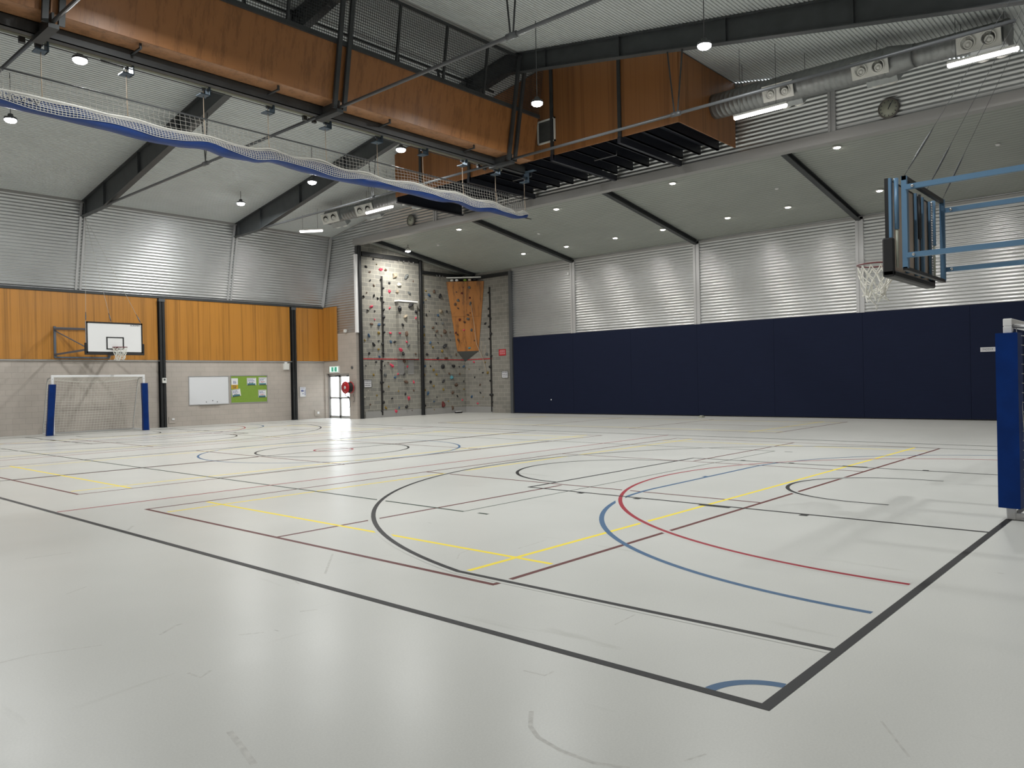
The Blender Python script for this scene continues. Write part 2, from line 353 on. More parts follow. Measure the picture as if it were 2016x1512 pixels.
# basketball (black)
for s_, yb in ((1, BY), (-1, Y1)):
    T = lambda p: (p[0], yb+s_*p[1])
    r = 6.725; hx = 6.575; yc = 1.60; th = math.acos(hx/r); yt = yc+r*math.sin(th)
    A = [(CX+hx, .0)]+[(CX+r*math.cos(th+(math.pi-2*th)*i/80), yc+r*math.sin(th+(math.pi-2*th)*i/80)) for i in range(81)]+[(CX-hx, 0)]
    strip([T(p) for p in A], .13, 'floor', 6); strip([T(p) for p in A], .052, 'l_black', 7)
    N = [(CX+1.275, 1.25)]+[(CX+1.275*math.cos(math.pi*i/40), yc+1.275*math.sin(math.pi*i/40)) for i in range(41)]+[(CX-1.275, 1.25)]
    strip([T(p) for p in N], .13, 'floor', 6); strip([T(p) for p in N], .052, 'l_black', 7)
    lx, fy = 2.425, 5.80
    strip([T((CX-lx, 0)), T((CX-lx, fy+.02))], .05, 'l_black', 8); strip([T((CX+lx, 0)), T((CX+lx, fy+.02))], .05, 'l_black', 8)
    strip([T((CX-lx, fy)), T((CX+lx, fy))], .05, 'l_black', 8)
    F = [(CX+1.775*math.cos(math.pi*i/50), fy+1.775*math.sin(math.pi*i/50)) for i in range(51)]
    strip([T(p) for p in F], .052, 'l_black', 7)
    for sx in (-1, 1):
        x = CX+sx*(lx+.06)
        for y0, y1 in ((1.75, 1.80), (3.90, 3.95), (4.80, 4.85)): strip([T((x, y0-.02)), T((x, y1+.02))], .09, 'l_black', 8)
        strip([T((CX+sx*(lx+.04), 2.65)), T((CX+sx*(lx+.04), 3.05))], .11, 'l_black', 8)
strip([(X0, Y0-.03), (X0, Y1+.03)], .058, 'l_black', 9); strip([(X1, Y0-.03), (X1, Y1+.03)], .058, 'l_black', 9)
strip([(X0, Y0), (X1, Y0)], .06, 'l_black', 9); strip([(X0, Y1), (X1, Y1)], .06, 'l_black', 9)
strip([(X0, YC), (X1, YC)], .05, 'l_black', 9)
strip(arc(CX, YC, 1.775, 0, 360), .05, 'l_black', 9, True)
FM.append('scuff')
for k, (l, wd) in enumerate((([(2.735, 2.362), (2.61, 2.262), (2.549, 2.165), (2.517, 2.015), (2.52, 1.849), (2.575, 1.717)], .022), ([(2.745, 1.588), (2.866, 1.541)], .012), ([(1.725, 3.27), (1.683, 3.093), (1.636, 2.907)], .03),
        ([(2.133, 4.887), (2.279, 4.994), (2.326, 5.002)], .02), ([(3.095, 2.725), (3.111, 2.591), (3.185, 2.59)], .015), ([(3.494, 8.764), (3.668, 9.031)], .03), ([(2.329, 8.107), (2.692, 8.042)], .02),
        ([(1.332, 5.12), (1.486, 5.123), (1.823, 4.978)], .012), ([(3.627, 1.092), (3.357, 0.907)], .012), ([(4.717, 4.893), (4.872, 5.019), (5.092, 5.077)], .015), ([(2.112, 6.433), (2.296, 6.549)], .012), ([(2.961, 4.62), (3.065, 4.564)], .016),
        ([(1.94, 4.113), (1.952, 3.995), (2.037, 4.051)], .02), ([(5.343, 4.735), (5.794, 4.773)], .014), ([(3.481, 5.642), (3.375, 5.257)], .016), ([(4.034, 2.782), (4.29, 2.797)], .010), ([(3.686, 5.371), (4.177, 5.96)], .02), ([(2.443, 4.491), (2.569, 4.41)], .012))):
    strip(l, wd, 'scuff', -.5)
struct('floor', fl, [MT[k] for k in FM])

# ================================================================== WALLS
b = MB(); b.box(XM-.2, XG+.2, YW, YW+.25, 0, 5.2); struct('wall_left', b, MT['painted'])
b = MB(); b.box(XM-.25, XM, YM-.25, YW+.25, 0, 11.4); struct('wall_back', b, MT['wall_behind'])
b = MB(); b.box(XM, XN+.3, YM-.25, YM, 0, 11.4); struct('wall_front', b, MT['wall_behind'])
b = MB(); b.box(XN, XN+.25, YM, YR+.3, 0, 8.6); struct('wall_right', b, MT['rock_y'])
b = MB(); b.box(XG+.12, XN+.05, YR, YR+.25, 0, 8.6); struct('wall_alcove', b, MT['rock_x'])
# wall with the door (recess between y 29.05 and 30.9)
b = MB(); b.box(XG, XG+.32, YR-.005, 29.06, 0, 3.9); b.box(XG, XG+.32, 29.06, YW, 2.07, 3.9); b.box(XG, XG+.32, 30.90, YW+.1, 0, 2.07)
struct('wall_door', b, MT['painted_y'])

def corr_rows(z0, z1, pitch=.115, seg=6):
    n = max(2, int(round((z1-z0)/pitch*seg)))
    return [(z0+(z1-z0)*i/n) for i in range(n+1)]
def corr_off(t, pitch=.115, amp=.018): return amp*math.sin(2*math.pi*t/pitch)
# tilted corrugated wall above the ply band
b = MB(); za, zb = 5.16, 8.42
rows = corr_rows(0, math.hypot(zb-za, .77)); L = rows[-1]
d = Vector((0, -.77, zb-za)).normalized(); nrm = Vector((0, -(zb-za), -.77)).normalized(); vs = []; fs = []
for i, t in enumerate(rows):
    p = Vector((0, YW, za))+d*t+nrm*corr_off(t); vs += [(XM, p.y, p.z), (XG+.05, p.y, p.z)]
    if i: fs.append((2*i-2, 2*i-1, 2*i+1, 2*i))
b.add(vs, fs, True); b.ext([(XM, YW+.02, za), (XM, YW+.25, za), (XM, YW-.5, zb), (XM, YW-.75, zb)], (XG-XM+.05, 0, 0)); struct('wall_left_upper', b, MT['corr'])
def tilt_y(z): return YW-.77*(z-za)/(zb-za)
# gable wall above the header
b = MB(); vs = []; fs = []; rows = corr_rows(8.06, 10.92)
for i, z in enumerate(rows):
    ya = YM if z < roof_z(YM) else (z-8.45)/.165; yb = tilt_y(z) if z < 8.36 else 30.2-(z-8.36)/.165
    if yb < ya: ya = yb = (ya+yb)/2
    x = XG+.02-corr_off(z); vs += [(x, ya, z), (x, yb, z)]
    if i: fs.append((2*i-2, 2*i-1, 2*i+1, 2*i))
k = len(vs); rows = corr_rows(3.9, 8.06)
for i, z in enumerate(rows):
    x = XG+.02-corr_off(z); vs += [(x, YR-.02, z), (x, min(YW, tilt_y(z)), z)]
    if i: fs.append((k+2*i-2, k+2*i-1, k+2*i+1, k+2*i))
b.add(vs, fs, True); b.box(XG+.06, XG+.16, YR-.02, YW, 3.9, 8.06); b.ext([(XG+.06, YM, 8.06), (XG+.06, 30.2, 8.06), (XG+.06, 30.2, 8.36), (XG+.06, YPK, 10.88), (XG+.06, YM, 8.3)], (.1, 0, 0)); struct('wall_gable', b, MT['corr'])
# corrugated upper part of the right wall
b = MB(); vs = []; fs = []
for i, z in enumerate(corr_rows(3.66, 7.2)):
    x = XN-.05-corr_off(z); vs += [(x, YM, z), (x, 25.12, z)]
    if i: fs.append((2*i-2, 2*i-1, 2*i+1, 2*i))
b.add(vs, fs, True); b.box(XN-.03, XN-.005, YM, 25.12, 3.66, 7.2); struct('wall_right_upper', b, MT['corr'])

# ================================================================== CEILINGS (corrugated sheets, ribs along x)
def corr_ceiling(name, x0, x1, pts, pitch, amp, m):
    vs = []; fs = []; c = 0
    for (ya, za_), (yb, zb_) in zip(pts[:-1], pts[1:]):
        Ln = math.hypot(yb-ya, zb_-za_); n = int(Ln/pitch)
        for i in range(n):
            for fr, dz in ((0, 0), (.56, 0), (.62, amp), (.94, amp)):
                f_ = (i+fr)/n; vs += [(x0, ya+(yb-ya)*f_, za_+(zb_-za_)*f_+dz), (x1, ya+(yb-ya)*f_, za_+(zb_-za_)*f_+dz)]
                if c: fs.append((c-2, c-1, c+1, c))
                c += 2
    bb = MB(); bb.add(vs, fs, False)
    for (ya, za_), (yb, zb_) in zip(pts[:-1], pts[1:]): bb.ext([(x0, ya, za_+.04), (x0, yb, zb_+.04), (x0, yb, zb_+.12), (x0, ya, za_+.12)], (x1-x0, 0, 0))
    return struct(name, bb, m)
corr_ceiling('ceiling', XM, XG+.05, [(YM-.1, roof_z(YM-.1)), (YPK, roof_z(YPK)), (30.25, roof_z(30.25))], .10, .026, MT['roof'])
# annex ceiling: ribs along y, sloping down to the right wall
b = MB(); vs = []; fs = []; c = 0; xa, xb = XG+.2, XN+.1; n = int((xb-xa)/.2*6)
n = int((xb-xa)/.15)
for i in range(n):
    for fr, dz in ((0, 0), (.78, 0), (.82, .022), (.96, .022)):
        x = xa+(xb-xa)*(i+fr)/n; vs += [(x, YM, annex_z(x)+dz), (x, YR+.1, annex_z(x)+dz)]
        if c: fs.append((c-2, c-1, c+1, c))
        c += 2
b.add(vs, fs, False); b.ext([(xa, YM, annex_z(xa)+.03), (xb, YM, annex_z(xb)+.03), (xb, YM, annex_z(xb)+.1), (xa, YM, annex_z(xa)+.1)], (0, YR+.1-YM, 0)); struct('ceiling_annex', b, MT['annex'])
# ================================================================== TRIM
b = MB(); b.box(XM, XG, YW-.05, YW, 2.62, 2.67); struct('trim_1', b, MT['header'])                 # ledge under the ply band
b = MB(); b.box(XM, XG-.01, YW-.09, YW, 5.12, 5.22); struct('trim_2', b, MT['steel'])              # dark strip over the ply band
b = MB(); b.box(XG-.06, XG+.22, YM, YR, 7.80, 8.07); struct('trim_3', b, MT['header'])             # header flashing over the opening
nt_ = 4
def flashing(x0, x1, y0, y1, z0, z1):
    global nt_
    bb = MB()
    if x1-x0 > y1-y0 or True: bb.box(x0, x1, y0, y1, z0, z1)
    struct('trim_%d' % nt_, bb, MT['flash']); nt_ += 1
for y in (2.7, 8.93, 15.2, 21.43): 
    bb = MB()
    for yy in (y-.085, y+.085): bb.box(XN-.10, XN-.04, yy-.05, yy+.05, 3.68, annex_z(XN)-.02)
    bb.box(XN-.075, XN-.04, y-.06, y+.06, 3.68, annex_z(XN)-.02)
    struct('trim_%d' % nt_, bb, MT['flash']); nt_ += 1
for y in (1.8, 7.42, 23.1):
    bb = MB()
    for yy in (y-.065, y+.065): bb.box(XG-.04, XG+.03, yy-.035, yy+.035, 8.07, roof_z(y)-.02)
    bb.box(XG-.015, XG+.03, y-.04, y+.04, 8.07, roof_z(y)-.02)
    struct('trim_%d' % nt_, bb, MT['flash']); nt_ += 1
for x in (4.84, 10.78, 16.72):
    bb = MB()
    for xx in (x-.075, x+.075): bb.bar((xx, YW-.03, 5.2), (xx, YW-.80, 8.35), .07, .04, (0, -1, 0))
    struct('trim_%d' % nt_, bb, MT['flash']); nt_ += 1
bb = MB(); bb.bar((XG-.06, YW-.06, 5.2), (XG-.06, YW-.83, 8.38), .10, .10, (0, -1, 0)); struct('trim_%d' % nt_, bb, MT['flash']); nt_ += 1
bb = MB(); bb.bar((XG-.03, 30.2, 8.36), (XG-.03, 21.7, roof_z(21.7)-.03), .05, .05); struct('trim_%d' % nt_, bb, MT['header']); nt_ += 1
bb = MB(); bb.box(XM, XG, 30.14, 30.24, 8.30, 8.40); struct('trim_%d' % nt_, bb, MT['header']); nt_ += 1
bb = MB(); bb.box(XN-.10, XN-.03, YM, 25.1, annex_z(XN)-.13, annex_z(XN)-.04); struct('trim_%d' % nt_, bb, MT['header']); nt_ += 1
bb = MB(); bb.box(XG-.03, XG+.10, YR-.12, YR-.0, 3.88, 7.40); struct('trim_%d' % nt_, bb, MT['white']); nt_ += 1    # white corner flashing
bb = MB(); bb.box(XN-.18, XN, 25.10, 25.26, 0, 6.9); struct('trim_%d' % nt_, bb, MT['steel2']); nt_ += 1              # post at the end of the climbing wall
bb = MB(); bb.box(XG+.45, XN, YR-.035, YR, 0, .30); bb.box(XN-.035, XN, 26.6, YR, 0, .30); struct('baseboard_alcove', bb, MT['header'])

# ================================================================== PLY BAND on the left wall
def tagb(mb, name, m, label, cat, group=None, origin=None):
    if origin is None:
        xs = [p[0] for p in mb.v]; ys = [p[1] for p in mb.v]; zs = [p[2] for p in mb.v]
        origin = ((min(xs)+max(xs))/2, (min(ys)+max(ys))/2, min(zs))
    return tag(mb.build(name, m, None, origin), label, cat, group)
for xa, xb, lab in ((1.97, 7.72, 'honey plywood wall panel farthest left, cut by the photo edge'), (7.92, 13.66, 'honey plywood wall panel behind the far basketball backboard'),
                    (13.90, 19.62, 'honey plywood wall panel above the whiteboard and green pin board'), (19.86, 21.40, 'narrow honey plywood wall panel between last dark column and the wall corner')):
    b = MB(); b.bbox(xa, xb, YW-.06, YW-.005, 2.67, 5.12, .006); tagb(b, 'wall_panel', MT['ply'], lab, 'wall panel', 'plywood panels on the left wall')
b = MB(); b.bbox(XG-.06, XG-.003, 29.86, YW-.07, 2.67, 5.16, .006); tagb(b, 'wall_panel', MT['ply'], 'honey plywood wall panel above the glass door, round the corner', 'wall panel', 'plywood panels on the left wall')

# ================================================================== NAVY WALL PADS
ys = [25.08, 21.46, 18.36, 15.22, 12.05, 8.87, 5.60, 2.5, YM+.02]
labs = ['navy blue carpeted wall panel beside the climbing wall', 'second navy carpeted wall panel from the climbing wall', 'third navy carpeted wall panel from the climbing wall', 'fourth navy carpeted wall panel from the climbing wall',
        'fifth navy carpeted wall panel from the climbing wall', 'navy carpeted wall panel below the near hoop net, left of the small white sign', 'navy carpeted wall panel carrying the small white sign', 'last navy carpeted wall panel, at the right edge of the photo']
for i in range(8):
    b = MB(); b.bbox(XN-.11, XN-.005, ys[i+1]+.002, ys[i]-.002, .03, 3.68, .005); tagb(b, 'wall_pad', MT['navy'], labs[i], 'wall panel', 'navy panels along the right wall')

# ================================================================== COLUMNS
for x, lab in ((7.82, 'dark steel column on the left wall, left of the goal'), (13.78, 'dark steel column between the far goal and the whiteboard'), (19.74, 'dark steel column between the green pin board and the door')):
    t = thing('steel_column', lab, 'column', (x, YW-.10, 0), 'dark columns on the left wall')
    b = MB(); b.box(x-.11, x+.11, YW-.20, YW-.185, 0, 5.12); b.box(x-.11, x+.11, YW-.03, YW-.015, 0, 5.12); b.box(x-.012, x+.012, YW-.2, YW-.02, 0, 5.12); b.build('column_shaft', MT['steel_black'], t)
    b = MB(); b.box(x-.12, x+.12, YW-.21, YW-.01, 0, .015); b.build('base_plate', MT['steel'], t)
    b = MB(); b.box(x-.12, x+.12, YW-.22, YW-.2, 4.98, 5.1); b.build('cap_plate', MT['steel2'], t)
for x, z1, lab in ((21.64, 8.0, 'black steel post at the left edge of the climbing wall'), (25.30, 7.5, 'black steel post dividing the climbing wall into two bays')):
    t = thing('steel_post', lab, 'column', (x, YR-.1, 0), 'black posts at the climbing wall')
    b = MB(); b.bbox(x-.075, x+.075, YR-.18, YR-.06, .012, z1, .012); b.build('post_shaft', MT['steel_black'], t)
    b = MB(); b.box(x-.09, x+.09, YR-.2, YR-.055, 0, .012); b.build('base_plate', MT['steel'], t)

# ================================================================== RAFTERS of the main hall
def rafter_profile():
    top = lambda y: roof_z(y)-.03
    P = [(30.3, top(30.2)), (YPK, top(YPK)), (.3, top(.4))]
    bot = [(.1, 7.83), (1.2, 7.98), (11.5, 9.80), (YPK, 10.36), (20.0, 9.44), (28.2, 7.86), (30.4, 7.83)]
    return P, bot
def zb_rafter(y):
    _, bot = rafter_profile()
    for (a, za_), (c, zc) in zip(bot[:-1], bot[1:]):
        if a <= y <= c: return za_+(zc-za_)*(y-a)/(c-a)
    return 7.83
for x, lab in ((4.84, 'charcoal roof rafter farthest left, above the left hanging lights'), (10.78, 'charcoal roof rafter ending above the far basketball backboard'), (16.72, 'charcoal roof rafter nearest the gable wall, above the right hanging light')):
    t = thing('roof_rafter', lab, 'roof beam', (x, YRIDGE, 7.8), 'roof rafters of the hall')
    T, B = rafter_profile(); web = T+B
    b = MB(); b.ext([(x-.008, y, z) for y, z in web], (.016, 0, 0)); b.build('web', MT['steel_roof'], t)
    b = MB()
    for (a, za_), (c, zc) in zip(T[:-1], T[1:]): b.bar((x, a, za_), (x, c, zc), .2, .02)
    b.build('top_flange', MT['steel_roof'], t)
    b = MB()
    for (a, za_), (c, zc) in zip(B[:-1], B[1:]): b.bar((x, a, za_), (x, c, zc), .2, .02)
    b.build('bottom_flange', MT['steel_roof'], t)
    for y in (.5, 2.4, 5.3, 8.1, 11.0, 13.4, 17.2, 19.7, 22.6, 25.4, 28.2, 29.9):
        b = MB(); b.box(x-.09, x+.09, y-.008, y+.008, zb_rafter(y), roof_z(y)-.03); b.build('stiffener', MT['steel_roof'], t)
# annex rafters
for y, lab in ((2.7, 'dark annex rafter farthest right, behind the near backboard frame'), (8.95, 'dark annex rafter meeting the right wall left of the near hoop'), (15.2, 'second dark annex rafter from the near hoop, at mid ceiling'),
               (21.43, 'third dark annex rafter from the near hoop, nearer the climbing wall'), (27.65, 'dark annex rafter running over the climbing wall bays')):
    b = MB(); xa, xb = XG+.23, XN-.03
    for dx, zz in (((.2), 0), ):
        pass
    b.ext([(xa, y-.006, annex_z(xa)-.02), (xb, y-.006, annex_z(xb)-.02), (xb, y-.006, annex_z(xb)-.17), (xa, y-.006, annex_z(xa)-.17)], (0, .012, 0))
    b.bar((xa, y, annex_z(xa)-.17), (xb, y, annex_z(xb)-.17), .17, .02); b.bar((xa, y, annex_z(xa)-.02), (xb, y, annex_z(xb)-.02), .17, .02)
    tagb(b, 'annex_rafter', MT['steel'], lab, 'roof beam', 'rafters under the annex ceiling')
# beams over the climbing walls
b = MB(); b.bbox(21.80, 25.18, YR-.14, YR-.01, 7.36, 7.56, .01); tagb(b, 'anchor_beam', MT['steel_black'], 'dark anchor beam topping the left climbing wall bay', 'beam', 'anchor beams over the climbing wall')
b = MB(); b.bbox(25.42, 28.15, YR-.14, YR-.01, 6.86, 7.02, .01); tagb(b, 'anchor_beam', MT['steel_black'], 'dark anchor beam topping the middle climbing wall bay', 'beam', 'anchor beams over the climbing wall')
b = MB(); b.bbox(XN-.14, XN-.01, 25.3, 28.3, 6.74, 6.90, .01); tagb(b, 'anchor_beam', MT['steel_black'], 'dark anchor beam topping the right climbing wall face', 'beam', 'anchor beams over the climbing wall')
for xs_, y, z, lab, yy in (((22.2, 23.0, 23.9, 24.2, 24.5, 24.8), YR-.16, 7.36, 'left', None), ((26.3, 26.5, 26.7), YR-.16, 6.86, 'middle', None)):
    for i, x in enumerate(xs_):
        b = MB(); b.tube([(x, y+.02, z+.05), (x+.03, y-.04, z-.01), (x, y-.05, z-.06), (x-.03, y-.04, z-.01), (x, y+.02, z+.04)], .011, 6)
        tagb(b, 'carabiner', MT['chrome'], 'steel carabiner on the %s anchor beam, %s from the left' % (lab, ordinal(i)), 'carabiner', 'carabiners on the anchor beams')

# ================================================================== TIE RODS and their V hangers
for x, lab in ((4.84, 'leftmost'), (10.78, 'middle'), (16.72, 'rightmost')):
    for ya, yb, mid, side in ((28.15, 15.56, 21.1, 'far'), (14.75, 2.5, 9.45, 'near')):
        t = thing('tie_rod', '%s round steel tie rod on the %s side of the plywood bulkhead' % (lab, side), 'tie rod', (x, mid, 7.9), 'steel tie rods under the rafters')
        b = MB(); b.tube([(x, ya, 7.9), (x, yb, 7.9)], .038, 10); b.build('rod', MT['steel2'], t)
        b = MB(); b.tube([(x, mid-.12, 7.9), (x, mid+.12, 7.9)], .06, 10); b.build('coupler', MT['steel2'], t)
        for s_ in (-1, 1):
            b = MB(); y2 = mid+s_*.22; b.bar((x+s_*.03, mid+s_*.06, 7.92), (x+s_*.03, y2, zb_rafter(y2)), .035, .012, (1, 0, 0)); b.build('hanger', MT['steel'], t)

# ================================================================== PLYWOOD BULKHEAD along the ridge
XB0, XB1 = XM+.05, 17.75
t = thing('plywood_bulkhead', 'long plywood-clad bulkhead hanging under the roof ridge with mesh guard above', 'bulkhead', (9, YRIDGE, 8.05))
FACE = lambda z, s_: (14.77-.5*(z-7.9)/2.8+.06) if s_ < 0 else (2*YRIDGE-(14.77-.5*(z-7.9)/2.8+.06))+.05
cuts = [XB0, 4.80, 10.74, 16.68, XB1]
for a, c in zip(cuts[:-1], cuts[1:]):
    for s_ in (-1, 1):
        y0, y1 = FACE(8.06, s_), FACE(9.27, s_)
        b = MB(); b.ext([(a+.02, y0, 8.06), (a+.02, y1, 9.27), (a+.02, y1-s_*.03, 9.27), (a+.02, y0-s_*.03, 8.06)], (c-a-.04, 0, 0))
        b.build('front_panel' if s_ < 0 else 'rear_panel', MT['ply_dark'], t)
b = MB(); b.box(XB0, XB1, FACE(8.06, -1)+.03, FACE(8.06, 1)-.03, 8.09, 8.12); b.build('soffit', MT['ply_soffit'], t)
for s_ in (-1, 1):
    b = MB(); y = FACE(9.31, s_); b.box(XB0, XB1, y-.05, y+.05, 9.26, 9.36); b.build('top_rail', MT['steel'], t)
    b = MB(); y = FACE(10.6, s_); b.box(XB0, XB1, y-.03, y+.03, roof_z(y)-.16, roof_z(y)-.10); b.build('head_rail', MT['steel'], t)
    for x in (1.8, 3.3, 6.3, 7.8, 9.35, 12.35, 13.9, 15.4):
        b = MB(); b.bar((x, FACE(9.3, s_), 9.3), (x, FACE(10.6, s_), roof_z(FACE(10.6, s_))-.1), .06, .06, (0, 1, 0)); b.build('mesh_post', MT['steel'], t)
b = MB(); s_ = -1; z0, z1 = 9.36, roof_z(FACE(10.6, -1))-.12; x = XB0
while x < XB1:
    b.bar((x, FACE(z0, -1), z0), (x, FACE(z1, -1), z1), .007, .007, (0, 1, 0)); x += .06
z = z0
while z < z1:
    b.bar((XB0, FACE(z, -1), z), (XB1, FACE(z, -1), z), .007, .007); z += .06
b.build('wire_mesh', MT['mesh'], t)
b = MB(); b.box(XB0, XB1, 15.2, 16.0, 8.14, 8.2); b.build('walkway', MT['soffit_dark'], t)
# main steel beam under it with hooks
t = thing('bulkhead_beam', 'dark steel beam running under the plywood bulkhead, with upturned hooks', 'beam', (9, 15.48, 7.92))
b = MB(); b.box(XB0, 18.05, 15.40, 15.56, 7.86, 7.875); b.box(XB0, 18.05, 15.40, 15.56, 8.075, 8.09); b.box(XB0, 18.05, 15.40, 15.42, 7.86, 8.09); b.build('channel', MT['steel'], t)
for x in (3.4, 6.42, 9.36, 12.46, 15.43):
    b = MB(); b.bar((x, 15.62, 8.0), (x, 14.98, 8.0), .045, .03); b.bar((x, 15.0, 7.99), (x, 15.0, 8.20), .045, .03, (0, 1, 0)); b.bar((x, 15.60, 7.95), (x, 15.60, 8.09), .05, .03, (0, 1, 0)); b.build('hook', MT['steel'], t)
# hanger frames at the rafters
for x, lab in ((4.84, 'leftmost'), (10.78, 'middle'), (16.72, 'rightmost')):
    t = thing('hanger_frame', '%s black steel hanger frame strapping the plywood bulkhead to its rafter' % lab, 'steel frame', (x, YRIDGE, 7.85), 'black frames around the bulkhead')
    for s_ in (-1, 1):
        for dx in (-.13, .13):
            y0 = FACE(7.9, s_)+s_*.07; y1 = FACE(10.7, s_)+s_*.07
            b = MB(); b.bar((x+dx, y0, 7.86), (x+dx, y1, 10.68), .10, .07, (0, 1, 0)); b.build('post', MT['steel'], t)
    b = MB(); b.box(x-.085, x+.085, FACE(7.9, -1)-.11, 15.58, 7.78, 7.86); b.build('cross_bar', MT['steel'], t)
    b = MB(); b.box(x-.02, x+.02, FACE(7.9, -1)-.08, FACE(7.9, -1)+.7, 7.88, 8.06); b.build('gusset', MT['steel'], t)
# spare batten above the bulkhead
t = thing('ceiling_batten', 'unlit white batten light behind the wire mesh above the plywood bulkhead', 'light fitting', (13.2, 16.9, 10.1))
b = MB(); b.bbox(12.5, 13.9, 16.85, 16.95, 10.1, 10.18, .01); b.build('housing', MT['offwhite'], t)
b = MB(); b.tube([(12.52, 16.9, 10.08), (13.88, 16.9, 10.08)], .03, 8); b.build('diffuser', MT['white'], t)
b = MB()
for x in (12.7, 13.7): b.tube([(x, 16.9, 10.18), (x, 16.9, roof_z(16.9)-.01)], .006, 5)
b.build('suspension_rod', MT['steel2'], t)

# ================================================================== PLYWOOD PLENUM BOX on the gable wall
PX0, PX1, PY0, PY1, PZ = 18.13, XG-.05, 10.16, 21.6, 8.22
t = thing('plenum_box', 'large plywood plenum box high against the gable wall, ducts leaving both ends', 'plenum box', (19.8, 15.9, PZ))
cuts = [PY0, 11.98, 14.36, 17.84, 20.2, PY1]
for a, c in zip(cuts[:-1], cuts[1:]):
    ysub = [a+.012] + ([YPK] if a < YPK < c else []) + [c-.012]
    b = MB(); b.ext([(PX0, a+.012, PZ), (PX0, c-.012, PZ)]+[(PX0, y, roof_z(y)-.04) for y in reversed(ysub)], (.03, 0, 0)); b.build('side_panel', MT['ply_dark'], t)
for y, nm in ((PY0, 'end_panel'), (PY1-.03, 'end_panel')):
    b = MB(); b.box(PX0+.03, PX1, y, y+.03, PZ, roof_z(y)-.04); b.build(nm, MT['ply_dark'], t)
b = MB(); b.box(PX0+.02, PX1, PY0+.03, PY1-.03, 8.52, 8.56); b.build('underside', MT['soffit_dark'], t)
b = MB(); b.box(PX0+.03, PX1, PY1-.075, PY1-.03, 8.02, 8.53); b.box(PX0, PX1, PY1-.16, PY1-.03, 8.02, 8.05); b.build('end_channel', MT['joist'], t)
y = PY0+.55
while y < PY1-.2:
    b = MB(); b.box(PX0+.03, PX1, y-.03, y+.03, 8.26, 8.52); b.box(PX0+.03, PX1, y-.03, y+.05, 8.26, 8.275); b.build('joist', MT['joist'], t); y += .60
for y in cuts[1:-1]:
    b = MB(); b.bar((PX0-.04, y, PZ-.12), (PX0-.04, y, roof_z(y)-.05), .10, .05, (1, 0, 0)); b.build('strap', MT['steel'], t)
    b = MB(); b.box(PX0-.08, PX1+.0, y-.05, y+.05, 8.04, 8.22); b.build('bearer', MT['joist'], t)
b = MB()
for y in (12.9, 16.2, 18.9): b.tube([(19.3, y, 8.3), (19.3, y, 8.16), (19.3, y+.8, 8.16), (19.3, y+.8, 8.3)], .02, 6)
b.build('conduit', MT['steel2'], t)
for ya, yb, lab in ((14.25, 14.92, 'pale-framed grey vent on the plywood plenum box, right of the black hanger frame'), (17.15, 17.62, 'small pale-framed vent on the plenum box, seen below the bulkhead beam')):
    t = thing('wall_vent', lab, 'vent', (PX0-.03, (ya+yb)/2, 8.62), 'vents on the plenum box')
    b = MB()
    for a in ((ya, yb, 8.62, 8.66), (ya, yb, 9.28, 9.32), (ya, ya+.04, 8.62, 9.32), (yb-.04, yb, 8.62, 9.32)): b.box(PX0-.05, PX0, *a)
    b.build('vent_frame', MT['offwhite'], t)
    b = MB(); b.box(PX0-.008, PX0, ya+.04, yb-.04, 8.66, 9.28)
    for k in range(12): b.box(PX0-.025, PX0-.008, ya+.04, yb-.04, 8.68+k*.05, 8.695+k*.05)
    b.build('grille', MT['vent'], t)

# ================================================================== SPIRAL DUCTS with jet nozzles
def axis_frame(p, q):
    """matrix taking local +y to the direction p -> q, origin at p"""
    p, q = Vector(p), Vector(q); d_ = (q-p).normalized(); r_ = d_.cross(Vector((0, 0, 1))).normalized(); u_ = r_.cross(d_)
    return Matrix(((r_.x, d_.x, u_.x, p.x), (r_.y, d_.y, u_.y, p.y), (r_.z, d_.z, u_.z, p.z), (0, 0, 0, 1)))
def duct(p, q, f0, f1, ra, rb, label):
    """spiral duct from p to q, narrowing between the fractions f0 and f1 of its length"""
    R = axis_frame(p, q); Ln = (Vector(q)-Vector(p)).length; t0, t1 = Ln*f0, Ln*f1
    t = thing('spiral_duct', label, 'duct', tuple(Vector(p).lerp(Vector(q), .5)), 'spiral ducts along the gable wall')
    def seg(a, c, r):
        pr = []; n = int(abs(c-a)/.14)
        for i in range(n):
            h0, h1 = a+(c-a)*i/n, a+(c-a)*(i+1)/n
            pr += [(r, h0), (r, h1-.02), (r+.0035, h1-.014), (r+.0035, h1-.006)]
        pr.append((r, c)); return pr
    b = MB(); b.lathe(seg(0, t0, ra), axis='y', n=28); b.build('main_pipe', MT['galv'], t, xf=R)
    b = MB(); b.lathe([(ra+.012, t0), (ra+.012, t0+.05), (rb+.012, t1-.05), (rb+.012, t1)], axis='y', n=28); b.build('reducer', MT['galv'], t, xf=R)
    b = MB(); b.lathe(seg(t1, Ln, rb), axis='y', n=28); b.build('narrow_pipe', MT['galv'], t, xf=R)
    b = MB(); b.lathe([(rb+.015, Ln-.04), (rb+.015, Ln+.02), (rb*.2, Ln+.03)], axis='y', n=28); b.build('end_cap', MT['galv'], t, xf=R)
    for i in range(4):
        c = Vector(p).lerp(Vector(q), (i+.5)/4); b = MB(); b.tube([c+Vector((0, 0, .2)), (c.x, c.y, roof_z(c.y)-.012)], .007, 5); b.build('suspension_rod', MT['steel2'], t)
ND = ((20.11, 10.16, 9.09), (19.05, 2.98, 8.60)); FD = ((20.12, 21.6, 8.78), (18.9, 26.75, 8.40))
duct(*ND, .66, .745, .335, .25, 'near spiral duct leaving the plenum box towards the right of the photo')
duct(*FD, .60, .68, .33, .27, 'far spiral duct leaving the plenum box above the far clock')
